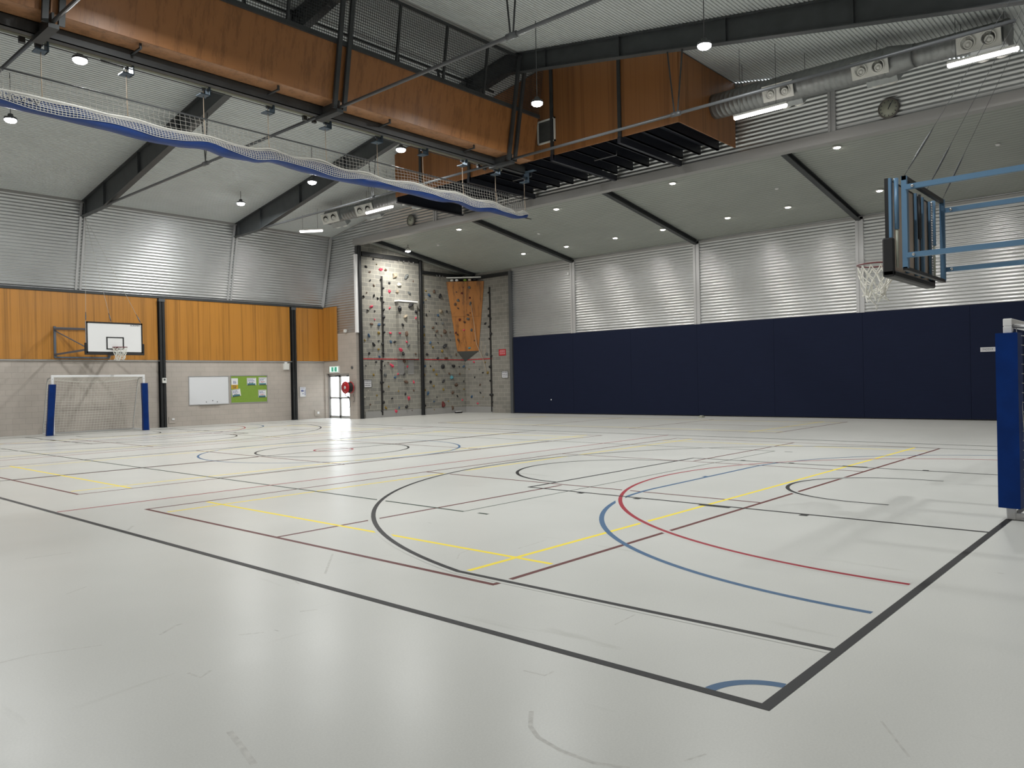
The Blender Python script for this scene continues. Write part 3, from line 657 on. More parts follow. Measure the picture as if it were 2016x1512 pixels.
def diffuser(line, f_, label):
    p, q = Vector(line[0]), Vector(line[1]); c = p.lerp(q, f_); F = axis_frame(c, c+(q-p) if q.y > p.y else c+(p-q))
    t = thing('air_diffuser', label, 'air diffuser', (c.x, c.y, c.z-.4), 'twin nozzle air diffusers on the ducts')
    R = F @ Matrix.Rotation(math.radians(-22), 4, 'Y')
    def put(nm, mb, m, par): return mb.build(nm, m, par, origin=parent_origin(par), xf=R)
    b = MB(); b.box(-.37, -.1, -.40, .40, -.16, .16); put('plenum', b, MT['galv_box'], t)
    b = MB(); b.bbox(-.395, -.37, -.43, .43, -.20, .20, .006); pl = put('face_plate', b, MT['offwhite'], t)
    for s_ in (-1, 1):
        b = MB(); b.lathe([(.150, 0), (.160, -.035), (.135, -.04), (.130, -.012)], (-.395, s_*.20, 0), 'x', 20); put('nozzle_ring', b, MT['offwhite'], pl)
        b = MB(); b.lathe([(.132, 0), (.132, -.012)], (-.395, s_*.20, 0), 'x', 20); put('nozzle_throat', b, MT['black'], pl)
        b = MB(); b.lathe([(.085, 0), (.09, -.045), (.068, -.05), (.062, -.02), (.04, -.02), (.04, -.05), (.015, -.06)], (-.400, s_*.20-.02, -.035), 'x', 20); put('nozzle_cone', b, MT['offwhite'], pl)
    R2 = F @ Matrix.Rotation(math.radians(-128), 4, 'Y')
    b = MB(); b.box(-.42, -.1, -.45, .27, -.16, .16); b.build('lower_plenum', MT['galv_box'], t, xf=R2)
    for s_ in (-1, 1):
        b = MB(); b.lathe([(.13, -.42), (.14, -.46), (.10, -.49), (.04, -.49)], (0, -.09+s_*.18, 0), 'x', 18); b.build('lower_nozzle', MT['offwhite'], t, xf=R2)
for ln, f_, lab in ((ND, .30, 'white twin-nozzle air diffuser nearest the plywood box, on the near duct'), (ND, .625, 'white twin-nozzle air diffuser in the middle of the near duct, above the near clock'), (ND, .94, 'white twin-nozzle air diffuser at the right end of the near duct'),
                    (FD, .18, 'white twin-nozzle air diffuser on the far duct nearest the plenum box'), (FD, .60, 'middle white twin-nozzle air diffuser on the far duct'), (FD, 1.0-.07, 'white twin-nozzle air diffuser at the left end of the far duct')):
    diffuser(ln, f_, lab)

# ================================================================== LIGHTS
GRP = 'hanging high-bay lights of the hall'
def highbay(x, y, label):
    zl = 8.45
    t = thing('high_bay_light', label, 'hanging light', (x, y, zl), GRP)
    b = MB(); b.tube([(x, y, zl+.12), (x, y, roof_z(y)-.012)], .010, 6); b.build('suspension_rod', MT['steel2'], t)
    b = MB(); b.lathe([(.03, .14), (.06, .12), (.065, .06), (.14, .04), (.155, .0), (.155, -.015)], (x, y, zl), 'z', 24); b.build('housing', MT['steel2'], t)
    b = MB(); b.lathe([(.14, -.012), (.135, -.05), (.10, -.08), (.05, -.095), (.01, -.098)], (x, y, zl), 'z', 24); b.build('lens', MT['lamp'], t)
    lamp('high_bay_glow', 'AREA', (0, 0, -.13), HIGHBAY_W, (.985, 1.0, .985), .24, t)
for x, y, lab in ((15.12, 26.95, 'bright hanging high-bay light nearest the left wall corner'), (15.27, 22.52, 'bright hanging high-bay light just below the blue net curtain'), (15.02, 17.6, 'bright hanging high-bay light in front of the plenum box, under the bulkhead beam'),
                  (14.93, 12.3, 'bright hanging high-bay light left of the pale-framed vent'), (14.83, 7.69, 'bright hanging high-bay light at the rafter, above the plenum box end'), (14.8, 2.9, 'hanging high-bay light beyond the top right corner of the photo'),
                  (6.36, 22.53, 'starry hanging high-bay light at the left edge under the blue net'), (6.22, 17.45, 'starry hanging high-bay light beside the steel beam, upper left'), (6.36, 27.15, 'hanging high-bay light left of the photo near the left wall'),
                  (6.36, 12.53, 'hanging high-bay light above the photo, left row, near the camera side of bulkhead'), (6.36, 7.7, 'hanging high-bay light above the camera in the left row'), (6.36, 2.9, 'hanging high-bay light above the camera, closest of the left row')): highbay(x, y, lab)
def downlight(x, y, label):
    z = annex_z(x)
    t = thing('downlight', label, 'downlight', (x, y, z-.02), 'recessed downlights in the annex ceiling')
    b = MB(); b.lathe([(.13, .0), (.135, -.02), (.10, -.035), (.095, -.01)], (x, y, z), 'z', 20); b.build('bezel', MT['offwhite'], t)
    b = MB(); b.lathe([(.095, -.012), (.08, -.045), (.02, -.055)], (x, y, z), 'z', 16); b.build('lens', MT['lamp_warm'], t)
    lamp('downlight_glow', 'AREA', (0, 0, -.08), DOWNLIGHT_W, (1.0, .965, .92), .16, t, spread=math.radians(150))
inner = [(22.72, 23.05), (22.72, 17.9), (22.6, 12.95), (22.5, 7.66), (22.5, 2.5)]
outer = [(26.6, 22.9), (26.6, 20.45), (26.55, 17.9), (26.5, 15.65), (26.4, 12.9), (26.35, 10.65), (26.25, 7.65), (26.25, 5.06)]
for i, (x, y) in enumerate(inner): downlight(x, y, 'lit downlight in the annex row nearest the header, %s from the climbing wall' % ordinal(i))
for i, (x, y) in enumerate(outer): downlight(x, y, 'lit downlight in the annex row nearest the navy wall, %s from the climbing wall' % ordinal(i))
for i, (x, y) in enumerate([(23.9, 25.6), (24.7, 20.4), (24.6, 10.3), (24.4, 4.1)]):
    z = annex_z(x); b = MB(); b.lathe([(.06, 0), (.06, -.025), (.045, -.045), (.01, -.05)], (x, y, z), 'z', 14)
    tagb(b, 'smoke_detector', MT['white'], 'small white smoke detector on the annex ceiling, %s from the climbing wall' % ordinal(i), 'smoke detector', 'smoke detectors on the annex ceiling')
# floodlight on the climbing wall
x, y = 23.25, 26.9; z = annex_z(x)
t = thing('flood_light', 'lit spotlight on a bracket under the annex ceiling aimed at the climbing wall', 'spotlight', (x, y, z-.25))
b = MB(); b.tube([(x, y, z-.005), (x, y, z-.12), (x-.09, y, z-.16), (x-.09, y, z-.22)], .012, 6); b.tube([(x, y, z-.12), (x+.09, y, z-.16), (x+.09, y, z-.22)], .012, 6); b.build('bracket', MT['steel2'], t)
b = MB(); b.lathe([(.05, .08), (.09, .05), (.13, -.02), (.135, -.05)], (x, y, z-.25), 'z', 18); b.build('housing', MT['offwhite'], t)
b = MB(); b.lathe([(.12, -.05), (.11, -.07), (.05, -.09)], (x, y, z-.25), 'z', 18); b.build('lens', MT['lamp'], t)
sp = lamp('flood_glow', 'SPOT', (0, 0, -.12), FLOOD_W*10, (1.0, .97, .9), .08, t)
sp.data.spot_size = math.radians(150); sp.data.spot_blend = 1.0
sp.rotation_euler = (Vector((23.7, YR, 4.7))-Vector((x, y, z-.37))).to_track_quat('-Z', 'Y').to_euler()
# fluorescent battens
def batten(p, q, label):
    p, q = Vector(p), Vector(q); c = (p+q)/2
    t = thing('batten_light', label, 'batten light', c, 'lit batten lights beside the ducts')
    up = Vector((0, 0, 1))
    b = MB(); b.bar(p+up*.05, q+up*.05, .11, .05); b.build('housing', MT['offwhite'], t)
    d = (q-p).normalized(); b = MB(); b.tube([p+d*.0, p+d*.03, q-d*.03, q], [.03, .055, .055, .03], 10); b.build('diffuser', MT['tube'], t)
    b = MB()
    for f_ in (.12, .8):
        a = p.lerp(q, f_)+up*.07; b.tube([a, (a.x, a.y, roof_z(a.y)-.012)], .006, 5)
    b.build('suspension_rod', MT['steel2'], t)
    l = lamp('batten_glow', 'AREA', (0, 0, -.07), BATTEN_W, (1.0, .95, .92), 1.3, t, shape='RECTANGLE', size_y=.1)
    l.rotation_euler = (0, 0, math.atan2(d.y, d.x))
batten((18.75, 8.93, 8.15), (18.75, 7.55, 8.15), 'lit batten light under the near duct beside the plywood box')
batten((18.75, 4.05, 8.10), (18.75, 2.75, 8.10), 'lit batten light at the upper right, under the duct end')
batten((18.75, 24.1, 8.15), (18.75, 22.5, 8.15), 'lit batten light under the far duct near the net curtain')
batten((18.55, 28.3, 8.02), (18.75, 27.0, 7.90), 'lit batten light hanging alone at the left end of the far duct')

# ================================================================== DOOR
d = bpy.data.objects.new('door_1', None); COL.objects.link(d); d.location = (XG+.2, 30, 0); d['kind'] = 'structure'
xd = XG+.16; y0, y1, zt = 29.06, 30.90, 2.07
b = MB()
for a in ((y0, y0+.05, 0, zt), (y1-.07, y1, 0, zt), (y0, y1, zt-.07, zt), (y0, y1, 0, .02)): b.box(xd, xd+.10, *a)
b.build('door_frame', MT['alu'], d)
ym = 30.02
for a, c in ((y0+.05, ym-.004), (ym+.004, y1-.07)):
    b = MB()
    for q in ((a, a+.07, .02, zt-.07), (c-.07, c, .02, zt-.07), (a, c, zt-.15, zt-.07), (a, c, .90, .99), (a, c, .02, .12)): b.box(xd+.02, xd+.07, *q)
    lf = b.build('door_leaf', MT['alu'], d)
    b = MB(); b.box(xd+.04, xd+.05, a+.07, c-.07, .12, .90); b.box(xd+.04, xd+.05, a+.07, c-.07, .99, zt-.15); b.build('door_glass', MT['glass'], lf)
    b = MB(); b.tube([(xd+.02, ym+(.05 if a > ym else -.05), .97), (xd-.04, ym+(.05 if a > ym else -.05), .97), (xd-.04, ym+(.16 if a > ym else -.16), .97)], .01, 6); b.build('door_handle', MT['chrome'], lf)
    b = MB(); b.box(xd-.03, xd+.02, a+.1, a+.32, zt-.15, zt-.09); b.build('door_closer', MT['steel2'], lf)
b = MB(); b.box(XG+.5, XG+9, 24, 38, -.15, -.005); o = b.build('ground_outside', MT['ground']); o['kind'] = 'structure'

# ================================================================== WALL ITEMS
def framed(name, label, cat, axis, c0, c1, z0, z1, face, mframe, mface, fw=.03, dep=.025, group=None, face_name='face'):
    """flat framed thing on the left wall (axis x, at y=face) or a wall facing -x (axis y, at x=face)"""
    loc = ((c0+c1)/2, face, z0) if axis == 'x' else (face, (c0+c1)/2, z0)
    t = thing(name, label, cat, loc, group)
    def bx(mb, a0, a1, b0, b1, d0, d1):
        if axis == 'x': mb.box(a0, a1, face-d1, face-d0, b0, b1)
        else: mb.box(face-d1, face-d0, a0, a1, b0, b1)
    b = MB()
    for q in ((c0, c1, z0, z0+fw), (c0, c1, z1-fw, z1), (c0, c0+fw, z0+fw, z1-fw), (c1-fw, c1, z0+fw, z1-fw)): bx(b, *q, 0, dep)
    b.build('frame', mframe, t)
    b = MB(); bx(b, c0+fw, c1-fw, z0+fw, z1-fw, 0, dep*.55); b.build(face_name, mface, t)
    return t, bx, dep*.55
t, bx, dp = framed('whiteboard', 'blank white whiteboard on the left wall beside the green pin board', 'whiteboard', 'x', 14.88, 16.64, .83, 2.02, YW, MT['alu'], MT['board'])
b = MB(); b.box(15.3, 16.2, YW-.075, YW-.025, .83, .85); b.build('pen_tray', MT['alu'], t)
b = MB()
for px, pz in ((15.62, .95), (16.1, .94), (15.9, 1.0)): b.lathe([(.018, -.016), (.018, -.026)], (px, YW, pz), 'y', 10)
b.build('magnet', MT['steel2'], t)
framed('pin_board', 'green felt pin board with notices, right of the whiteboard', 'pin board', 'x', 16.70, 18.45, .85, 2.04, YW, MT['alu'], MT['green'])
PF = YW-.0155
def bars(bx_, m, par, rows, d0, nm='printed_text'):
    b = MB()
    for a0, a1, b0, b1 in rows: bx_(b, a0, a1, b0, b1, d0, d0+.0012)
    b.build(nm, m, par)
rng = random.Random(3)
def textrows(x0, x1, z1, dz, n, h, fill=(.6, 1)):
    R = []
    for i in range(n):
        x = x0; lim = x0+(x1-x0)*rng.uniform(*fill)
        while x < lim-.01:
            wl = min(rng.uniform(.03, .09), lim-x); R.append((x, x+wl, z1-i*dz-h, z1-i*dz)); x += wl+.018
    return R
def notice(label, x0, x1, z0, z1, kind, tilt=0):
    t = thing('notice', label, 'notice', ((x0+x1)/2, PF, z0), 'notices on the pin board')
    def bx_(mb, a0, a1, b0, b1, d0, d1): mb.box(a0, a1, PF-d1, PF-d0, b0, b1)
    if kind == 'sleeve':
        b = MB(); bx_(b, x0-.03, x1+.05, z0-.03, z1+.03, .0, .004); b.build('plastic_sleeve', MT['offwhite'], t)
        b = MB(); bx_(b, x0-.012, x1+.012, z0-.028, z0-.003, .004, .010); bx_(b, x0-.012, x0, z0, z1, .004, .01); bx_(b, x0-.012, x1+.012, z1, z1+.012, .004, .010); b.build('sleeve_edge', MT['ink'], t)
        b = MB(); bx_(b, x0, x1, z0, z1, .004, .012); b.build('sheet', MT['paper'], t)
        b = MB(); bx_(b, x0, x1, z0, z0+.05, .0121, .013); b.build('footer_band', MT['teal'], t)
        w_ = x1-x0; h_ = z1-z0
        bars(bx_, MT['ink_blue'], t, textrows(x0+.03, x1-.03, z1-.03, .035, 3, .020), .0122)
        bars(bx_, MT['ink_red'] if rng.random() < .7 else MT['ink'], t, textrows(x0+.06, x1-.04, z1-.15, .04, 2, .022), .0122)
    else:
        b = MB(); bx_(b, x0, x1, z0+.17, z1, 0, .006); b.build('sheet', MT['paper'], t)
        b = MB(); bx_(b, x0, x1, z0, z0+.17, 0, .0062); b.build('yellow_panel', MT['yellow'], t)
        bars(bx_, MT['ink'], t, textrows(x0+.05, x1-.05, z0+.14, .045, 3, .028, (.85, 1)), .0063)
        bars(bx_, MT['ink_blue'], t, textrows(x0+.08, x1-.07, z1-.12, .03, 4, .02), .0061)
    if tilt: t.rotation_euler = (0, math.radians(tilt), 0)
notice('white and yellow notice at the top left of the green pin board', 16.75, 17.05, 1.47, 1.92, 'yellow')
notice('tilted sleeved notice under the yellow one on the pin board', 16.80, 17.13, 1.17, 1.42, 'sleeve', -7)
notice('sleeved notice top centre of the green pin board', 17.50, 17.86, 1.64, 1.90, 'sleeve')
notice('sleeved notice at the top right corner of the green pin board', 18.06, 18.38, 1.64, 1.92, 'sleeve')
notice('sleeved notice at the lower right of the green pin board', 18.03, 18.34, 1.10, 1.37, 'sleeve')
t, bx, dp = framed('framed_plan', 'small silver framed evacuation plan between dark column and door', 'framed plan', 'x', 20.09, 20.42, 1.03, 1.49, YW, MT['alu'], MT['paper'], .018, .02)
bars(bx, MT['ink_blue'], t, [(20.16, 20.30, 1.26, 1.36), (20.22, 20.31, 1.16, 1.19), (20.14, 20.36, 1.42, 1.44), (20.35, 20.38, 1.1, 1.36)], dp+.0005)
def wallbox(name, label, cat, parts_, group=None):
    xs = parts_[0][1]; t = thing(name, label, cat, ((xs[0]+xs[1])/2, (xs[2]+xs[3])/2, xs[4]), group)
    for nm, q, m in parts_:
        b = MB(); b.bbox(*q, .004); b.build(nm, MT[m], t)
    return t
wallbox('power_outlet', 'power outlet on a pale block plate low on the wall, right of the goal', 'power outlet', [('back_plate', (14.05, 14.30, YW-.02, YW-.001, .14, .40), 'painted'), ('outlet', (14.16, 14.27, YW-.045, YW-.02, .27, .34), 'white')], 'low power outlets on the left wall')
wallbox('power_outlet', 'round white outlet on a square plate low beside the door', 'power outlet', [('back_plate', (20.86, 21.16, YW-.03, YW-.001, .12, .40), 'painted'), ('outlet', (20.99, 21.10, YW-.05, YW-.03, .22, .32), 'white')], 'low power outlets on the left wall')
wallbox('siren_box', 'white rounded alarm box under the ply band beside the dark column', 'alarm', [('case', (19.26, 19.52, YW-.10, YW-.001, 2.28, 2.56), 'offwhite'), ('cap', (19.31, 19.45, YW-.06, YW-.001, 2.56, 2.62), 'white')])
wallbox('switch_box', 'white switch box on the dark column right of the goal', 'switch box', [('case', (13.72, 13.88, YW-.27, YW-.201, 1.76, 1.96), 'offwhite'), ('dial', (13.76, 13.83, YW-.285, YW-.27, 1.86, 1.93), 'steel2')])
b = MB(); b.lathe([(.06, 0), (.065, -.03), (.05, -.05), (.02, -.055)], (XG, 28.80, 2.32), 'x', 16); tagb(b, 'bell', MT['steel2'], 'small dark round bell above the red hose reel', 'bell')
wallbox('sensor', 'small pale sensor at the end of the ply band above the door', 'sensor', [('bracket', (XG-.05, XG-.001, 29.12, 29.2, 3.98, 4.04), 'offwhite'), ('head', (XG-.14, XG-.05, 29.1, 29.22, 3.92, 4.06), 'offwhite')])
wallbox('sensor', 'tiny white sensor on the far right corrugated wall flashing', 'sensor', [('head', (XN-.16, XN-.07, 21.58, 21.66, 6.34, 6.44), 'white')])
b = MB(); b.bbox(XN-.125, XN-.11, 22.75, 22.80, .63, .68, .003); tagb(b, 'label_dot', MT['white'], 'tiny white sticker low on the first navy panel', 'sticker')
# exit sign
t = thing('exit_sign', 'lit green running-man exit sign above the glass door', 'exit sign', (XG-.06, 30.1, 2.09))
b = MB(); b.bbox(XG-.075, XG-.001, 29.74, 30.46, 2.10, 2.42, .006); b.build('case', MT['offwhite'], t)
b = MB(); b.box(XG-.079, XG-.075, 29.77, 30.43, 2.15, 2.39); b.build('face', MT['exit'], t)
b = MB()
for a, c in ((30.16, 30.28), (29.88, 30.02)): b.box(XG-.082, XG-.079, a, c, 2.17, 2.37)
b.build('green_panel', MT['exit_green'], t)
b = MB(); b.lathe([(.02, -.079), (.02, -.083)], (XG, 30.10, 2.345), 'x', 10)
b.bar((XG-.081, 30.10, 2.32), (XG-.081, 30.085, 2.25), .03, .004, (1, 0, 0)); b.bar((XG-.081, 30.085, 2.25), (XG-.081, 30.13, 2.18), .018, .004, (1, 0, 0)); b.bar((XG-.081, 30.085, 2.25), (XG-.081, 30.05, 2.19), .018, .004, (1, 0, 0)); b.bar((XG-.081, 30.10, 2.31), (XG-.081, 30.05, 2.27), .012, .004, (1, 0, 0)); b.build('running_figure', MT['exit_green'], t)
# hose reel
hx, hy, hz = XG-.30, 28.78, 1.42
t = thing('fire_hose_reel', 'red fire hose reel on the wall between the door and the black post', 'hose reel', (XG, hy, hz-.3))
b = MB(); b.lathe([(.27, -.02), (.28, 0), (.275, .02), (.12, .03), (.115, .015), (.07, .015)], (hx-.12, hy, hz), 'x', 30); dsk = b.build('side_disc', MT['red'], t)
b = MB(); b.lathe([(.075, -.028), (.07, -.024)], (hx-.12, hy, hz), 'x', 20); b.build('hub_label', MT['white'], dsk)
b = MB(); b.box(hx-.146, hx-.143, hy-.03, hy+.03, hz+.19, hz+.205); b.box(hx-.146, hx-.143, hy-.03, hy+.03, hz-.2, hz-.185); b.build('printed_text', MT['white'], dsk)
b = MB(); b.lathe([(.265, .14), (.27, .155), (.26, .17), (.1, .175)], (hx, hy, hz), 'x', 30); b.build('rear_disc', MT['red'], t)
b = MB()
for k in range(6): b.lathe([(.215, -.10+k*.042), (.235, -.09+k*.042), (.24, -.08+k*.042), (.235, -.066+k*.042), (.215, -.06+k*.042)], (hx, hy, hz), 'x', 26)
b.build('wound_hose', MT['rubber'], t)
b = MB(); b.box(hx+.16, XG, hy-.05, hy+.05, hz-.12, hz+.12); b.build('wall_bracket', MT['steel2'], t)
b = MB(); b.tube([(hx-.05, hy+.14, hz-.2), (hx-.06, hy+.10, hz-.34), (hx-.02, hy-.02, hz-.42), (hx+.04, hy-.06, hz-.46), (hx+.05, hy-.08, hz-.60), (hx+.05, hy-.08, hz-.86), (hx+.03, hy-.02, hz-.92)], .019, 8); b.build('hose_end', MT['rubber'], t)
b = MB(); b.lathe([(.03, 0), (.035, .05), (.02, .10)], (hx+.02, hy-.03, hz-.47), 'z', 12); b.build('nozzle', MT['black'], t)
b = MB(); b.tube([(XG-.05, hy-.1, hz-.3), (XG-.08, hy-.2, hz-.52), (XG-.06, hy-.13, hz-.66), (XG-.02, hy-.02, hz-.62)], .009, 6); b.build('supply_pipe', MT['steel2'], t)
# signs on the climbing wall and navy wall
def sign(label, axis, c0, c1, z0, z1, face, m, ink, nrow, border=None):
    t, bx, dp = framed('sign', label, 'sign', axis, c0, c1, z0, z1, face, border or m, m, .02, .02)
    b = MB(); h = (z1-z0-.08)/nrow
    for i in range(nrow):
        x = c0+.05
        while x < c1-.07:
            wl = min(rng.uniform(.03, .08), c1-.05-x); bx(b, x, x+wl, z1-.05-i*h-h*(.26 if nrow == 4 else .42), z1-.05-i*h, dp, dp+.0015); x += wl+.015
    b.build('printed_text', ink, t)
sign('white sign in a dark frame at the left end of the climbing wall', 'x', 21.84, 22.28, 1.40, 1.76, YR, MT['paper'], MT['ink'], 3, MT['steel2'])
sign('white sign in a dark frame on the right face of the climbing wall', 'y', 25.54, 25.96, 1.72, 2.06, XN, MT['paper'], MT['ink'], 3, MT['steel2'])
sign('red sign with white writing on the right climbing wall face', 'y', 25.66, 26.12, 2.83, 3.14, XN, MT['red2'], MT['paper'], 4)
t, bx, dp = framed('sign', 'small white nameplate on the navy wall near the right edge', 'sign', 'y', 4.90, 5.32, 2.17, 2.31, XN-.11, MT['paper'], MT['paper'], .012, .02)
b = MB()
for q in ((4.94, 5.28, 2.195, 2.20), (4.94, 5.28, 2.275, 2.28), (4.94, 4.945, 2.195, 2.28), (5.275, 5.28, 2.195, 2.28)): bx(b, *q, dp, dp+.0015)
b.build('border_line', MT['ink'], t)
text_mesh('lettering', 'PADDAR', .075, MT['ink'], t, (XN-.11-.0125, 5.11, 2.238), (0, -1, 0), (0, 0, 1))
# clocks
for y, z, lab, ang in ((24.5, 8.62, 'round grey wall clock under the far duct', 60), (5.98, 8.62, 'round cream wall clock under the near duct', 15)):
    pass
def clock(y, z, r, label, hands):
    t = thing('wall_clock', label, 'clock', (XG-.03, y, z-r), 'clocks on the gable wall')
    b = MB(); b.lathe([(r, 0), (r+.01, -.05), (r-.02, -.065), (r-.03, -.045)], (XG-.012, y, z), 'x', 32); b.build('case', MT['clockcase'], t)
    b = MB(); b.lathe([(r-.025, -.045), (r-.025, -.05)], (XG-.012, y, z), 'x', 32); fc = b.build('dial', MT['clockface'], t)
    b = MB()
    for k in range(12):
        a = math.radians(30*k); u = Vector((0, -math.sin(a), math.cos(a))); c = Vector((XG-.064, y, z)); b.bar(c+u*(r*.68), c+u*(r*.82), .016, .004, (1, 0, 0))
    b.build('hour_mark', MT['ink'], fc)
    for a, l, wd in hands:
        a = math.radians(a); u = Vector((0, -math.sin(a), math.cos(a))); c = Vector((XG-.068, y, z)); b = MB(); b.bar(c-u*.03, c+u*l, wd, .004, (1, 0, 0)); b.build('hand', MT['ink'], t)
clock(24.55, 8.31, .23, 'round grey wall clock under the far duct', ((-52, .10, .014), (28, .14, .010)))
clock(5.98, 8.335, .25, 'round cream wall clock under the near duct', ((24, .13, .018), (30, .18, .012)))

# ================================================================== CLIMBING WALL
FB = MB(); FB.ext([(23.80, YR-.001, 2.72), (24.93, YR-.001, 2.72), (24.93, YR-.22, 2.72), (23.80, YR-.22, 2.72)], (0, 0, 2.70))
tagb(FB, 'raised_block_panel', MT['rock_x'], 'raised block panel with pale capping on the left bay of the climbing wall', 'wall feature', origin=(24.37, YR, 0))
RP = bpy.data.objects['raised_block_panel']; FB = MB(); FB.ext([(23.72, YR-.001, 5.42), (25.0, YR-.001, 5.42), (24.97, YR-.26, 5.42), (23.76, YR-.26, 5.42)], (0, 0, .07)); FB.build('capping', MT['white'], RP)  # capping in white: light from above is put into its colour
for x0, x1, lab in ((23.86, 24.22, 'left'), (24.48, 24.84, 'right')):
    b = MB(); b.ext([(x0, YR, 1.98), (x1, YR, 1.98), (x1, YR-.02, 1.98), (x0, YR-.02, 1.98)], (0, 0, .70)); tagb(b, 'block_patch', MT['header'], 'grey block patch under the raised panel, %s of two' % lab, 'wall feature', origin=(x0, YR, 1.98))
t = thing('overhang_panel', 'tapered orange plywood overhang across the corner of the climbing wall', 'climbing panel', (27.9, 28.0, 3.13))
T1, T2, B1, B2 = (27.09, 28.48, 6.62), (28.32, 27.02, 6.62), (27.77, 28.48, 3.13), (28.32, 27.50, 3.13)
nrm = (Vector(T2)-Vector(T1)).cross(Vector(B1)-Vector(T1)).normalized()
if nrm.x > 0: nrm = -nrm
mid = lambda a, c, f_: tuple(Vector(a).lerp(Vector(c), f_))
L1, L2 = mid(T1, B1, .5), mid(T2, B2, .5)
b = MB(); b.ext([T1, T2, mid(L2, T2, .004), mid(L1, T1, .004)], nrm*-.02); b.build('upper_sheet', MT['ply_rock'], t)
b = MB(); b.ext([L1, L2, B2, B1], nrm*-.02); b.build('lower_sheet', MT['ply_rock'], t)
b = MB(); b.add([B1, B2, (28.32, 28.48, 2.62), (28.32, 28.48, 3.13)], [(0, 1, 2), (0, 2, 3), (1, 3, 2), (0, 3, 1)]); b.build('underside_wedge', MT['vent'], t)  # wedge in dark grey: shade under the overhang put into its colour
b = MB(); b.ext([(T1[0]-.02, T1[1]-.02, 6.80), (T2[0], T2[1]-.02, 6.80), (28.3, 28.45, 6.80)], (0, 0, .05)); b.build('top_board', MT['offwhite'], t)
for k, (f_, nm, m) in enumerate(((.15, 'white', 'offwhite'), (.28, 'white', 'white'), (.5, 'green', 'green'), (.62, 'brown', 'board_back'), (.75, 'brown', 'rubber'))):
    p = Vector(mid(T1, T2, f_)) + Vector((.10, .10, .08)); b = MB(); b.lathe([(.03, -.07), (.085, -.04), (.10, 0), (.07, .05), (.02, .07)], p, 'z', 10)
    tagb(b, 'spare_hold', MT[m], '%s lump stored on top of the orange overhang, %s from the left' % (nm, ordinal(k)), 'climbing hold', 'lumps stored on the overhang')
# rope, red line, black anchor strips
b = MB(); P = [mid(T1, T2, .72)]; pts = [(Vector((27.98, 27.66, 5.65))+nrm*.05), Vector((28.08, 27.56, 4.6))+nrm*.06, Vector((28.17, 27.5, 3.5))+nrm*.06, Vector((28.26, 27.15, 2.7)), Vector((28.29, 27.0, 2.2)), Vector((28.30, 26.97, 1.95))]
b.tube(pts, .012, 6); tagb(b, 'climbing_rope', MT['rope'], 'thin tan rope hanging down over the orange plywood overhang', 'rope')
b = MB(); b.tube([(28.28, 27.26, 3.6), (28.3, 27.3, 3.1), (28.3, 27.2, 2.75), (28.3, 27.05, 3.0), (28.3, 27.0, 3.4)], .008, 6); tagb(b, 'rope_loop', MT['rope'], 'loose loop of thin cord beside the orange overhang', 'rope')
b = MB(); b.bbox(21.82, 25.19, YR-.018, YR-.001, 2.685, 2.725, .004); tagb(b, 'height_line', MT['red2'], 'red height line across the left bay of the climbing wall', 'line', 'red height lines')
b = MB(); b.bbox(25.41, XN-.02, YR-.018, YR-.001, 2.685, 2.725, .004); tagb(b, 'height_line', MT['red2'], 'red height line across the middle bay of the climbing wall', 'line', 'red height lines')
b = MB(); b.bbox(XN-.018, XN-.001, 26.6, YR-.02, 2.685, 2.725, .004); tagb(b, 'height_line', MT['red2'], 'short red height line on the right face of the climbing wall', 'line', 'red height lines')
def rope_strip(label, axis, c, z0, z1, knobs):
    t = thing('anchor_strip', label, 'anchor strip', (c, YR-.02, z0) if axis == 'x' else (XN-.02, c, z0), 'black anchor strips')
    b = MB()
    if axis == 'x': b.bbox(c-.045, c+.045, YR-.045, YR-.002, z0, z1, .008)
    else: b.bbox(XN-.045, XN-.002, c-.045, c+.045, z0, z1, .008)
    b.build('strip', MT['rubber'], t)
    for k, (z, s_) in enumerate(knobs):
        b = MB(); r = .05+.015*((k*7) % 3); pr = [(r*.8, 0), (r, -.03), (r*.8, -.07), (r*.3, -.09)]
        b.lathe(pr, (c+s_*.05, YR-.02, z) if axis == 'x' else (XN-.02, c+s_*.05, z), 'y' if axis == 'x' else 'x', 7, False); b.build('knob', MT['black'], t)
rope_strip('black vertical strip with knobs high on the left bay, above the red line', 'x', 22.98, 2.78, 6.55, [(6.4, -1), (6.0, 1), (5.55, -1), (5.35, 1), (5.0, 1), (4.65, 1), (4.3, 1), (3.95, 1), (3.4, -1), (3.0, -1)])
rope_strip('black vertical strip with knobs low on the left bay, below the red line', 'x', 22.86, .10, 2.66, [(2.6, 1), (2.2, -1), (1.62, -1), (1.62, 1), (1.2, 1), (.7, 1), (.3, -1)])
rope_strip('black vertical strip with knobs on the right face of the climbing wall', 'y', 26.66, .05, 6.28, [(6.0, 1), (5.2, 1), (4.85, 1), (4.7, -1), (4.3, 1), (3.95, -1), (3.7, 1), (2.85, -1), (2.3, 1), (1.6, 1), (.9, 1), (.9, -1), (.55, -1)])
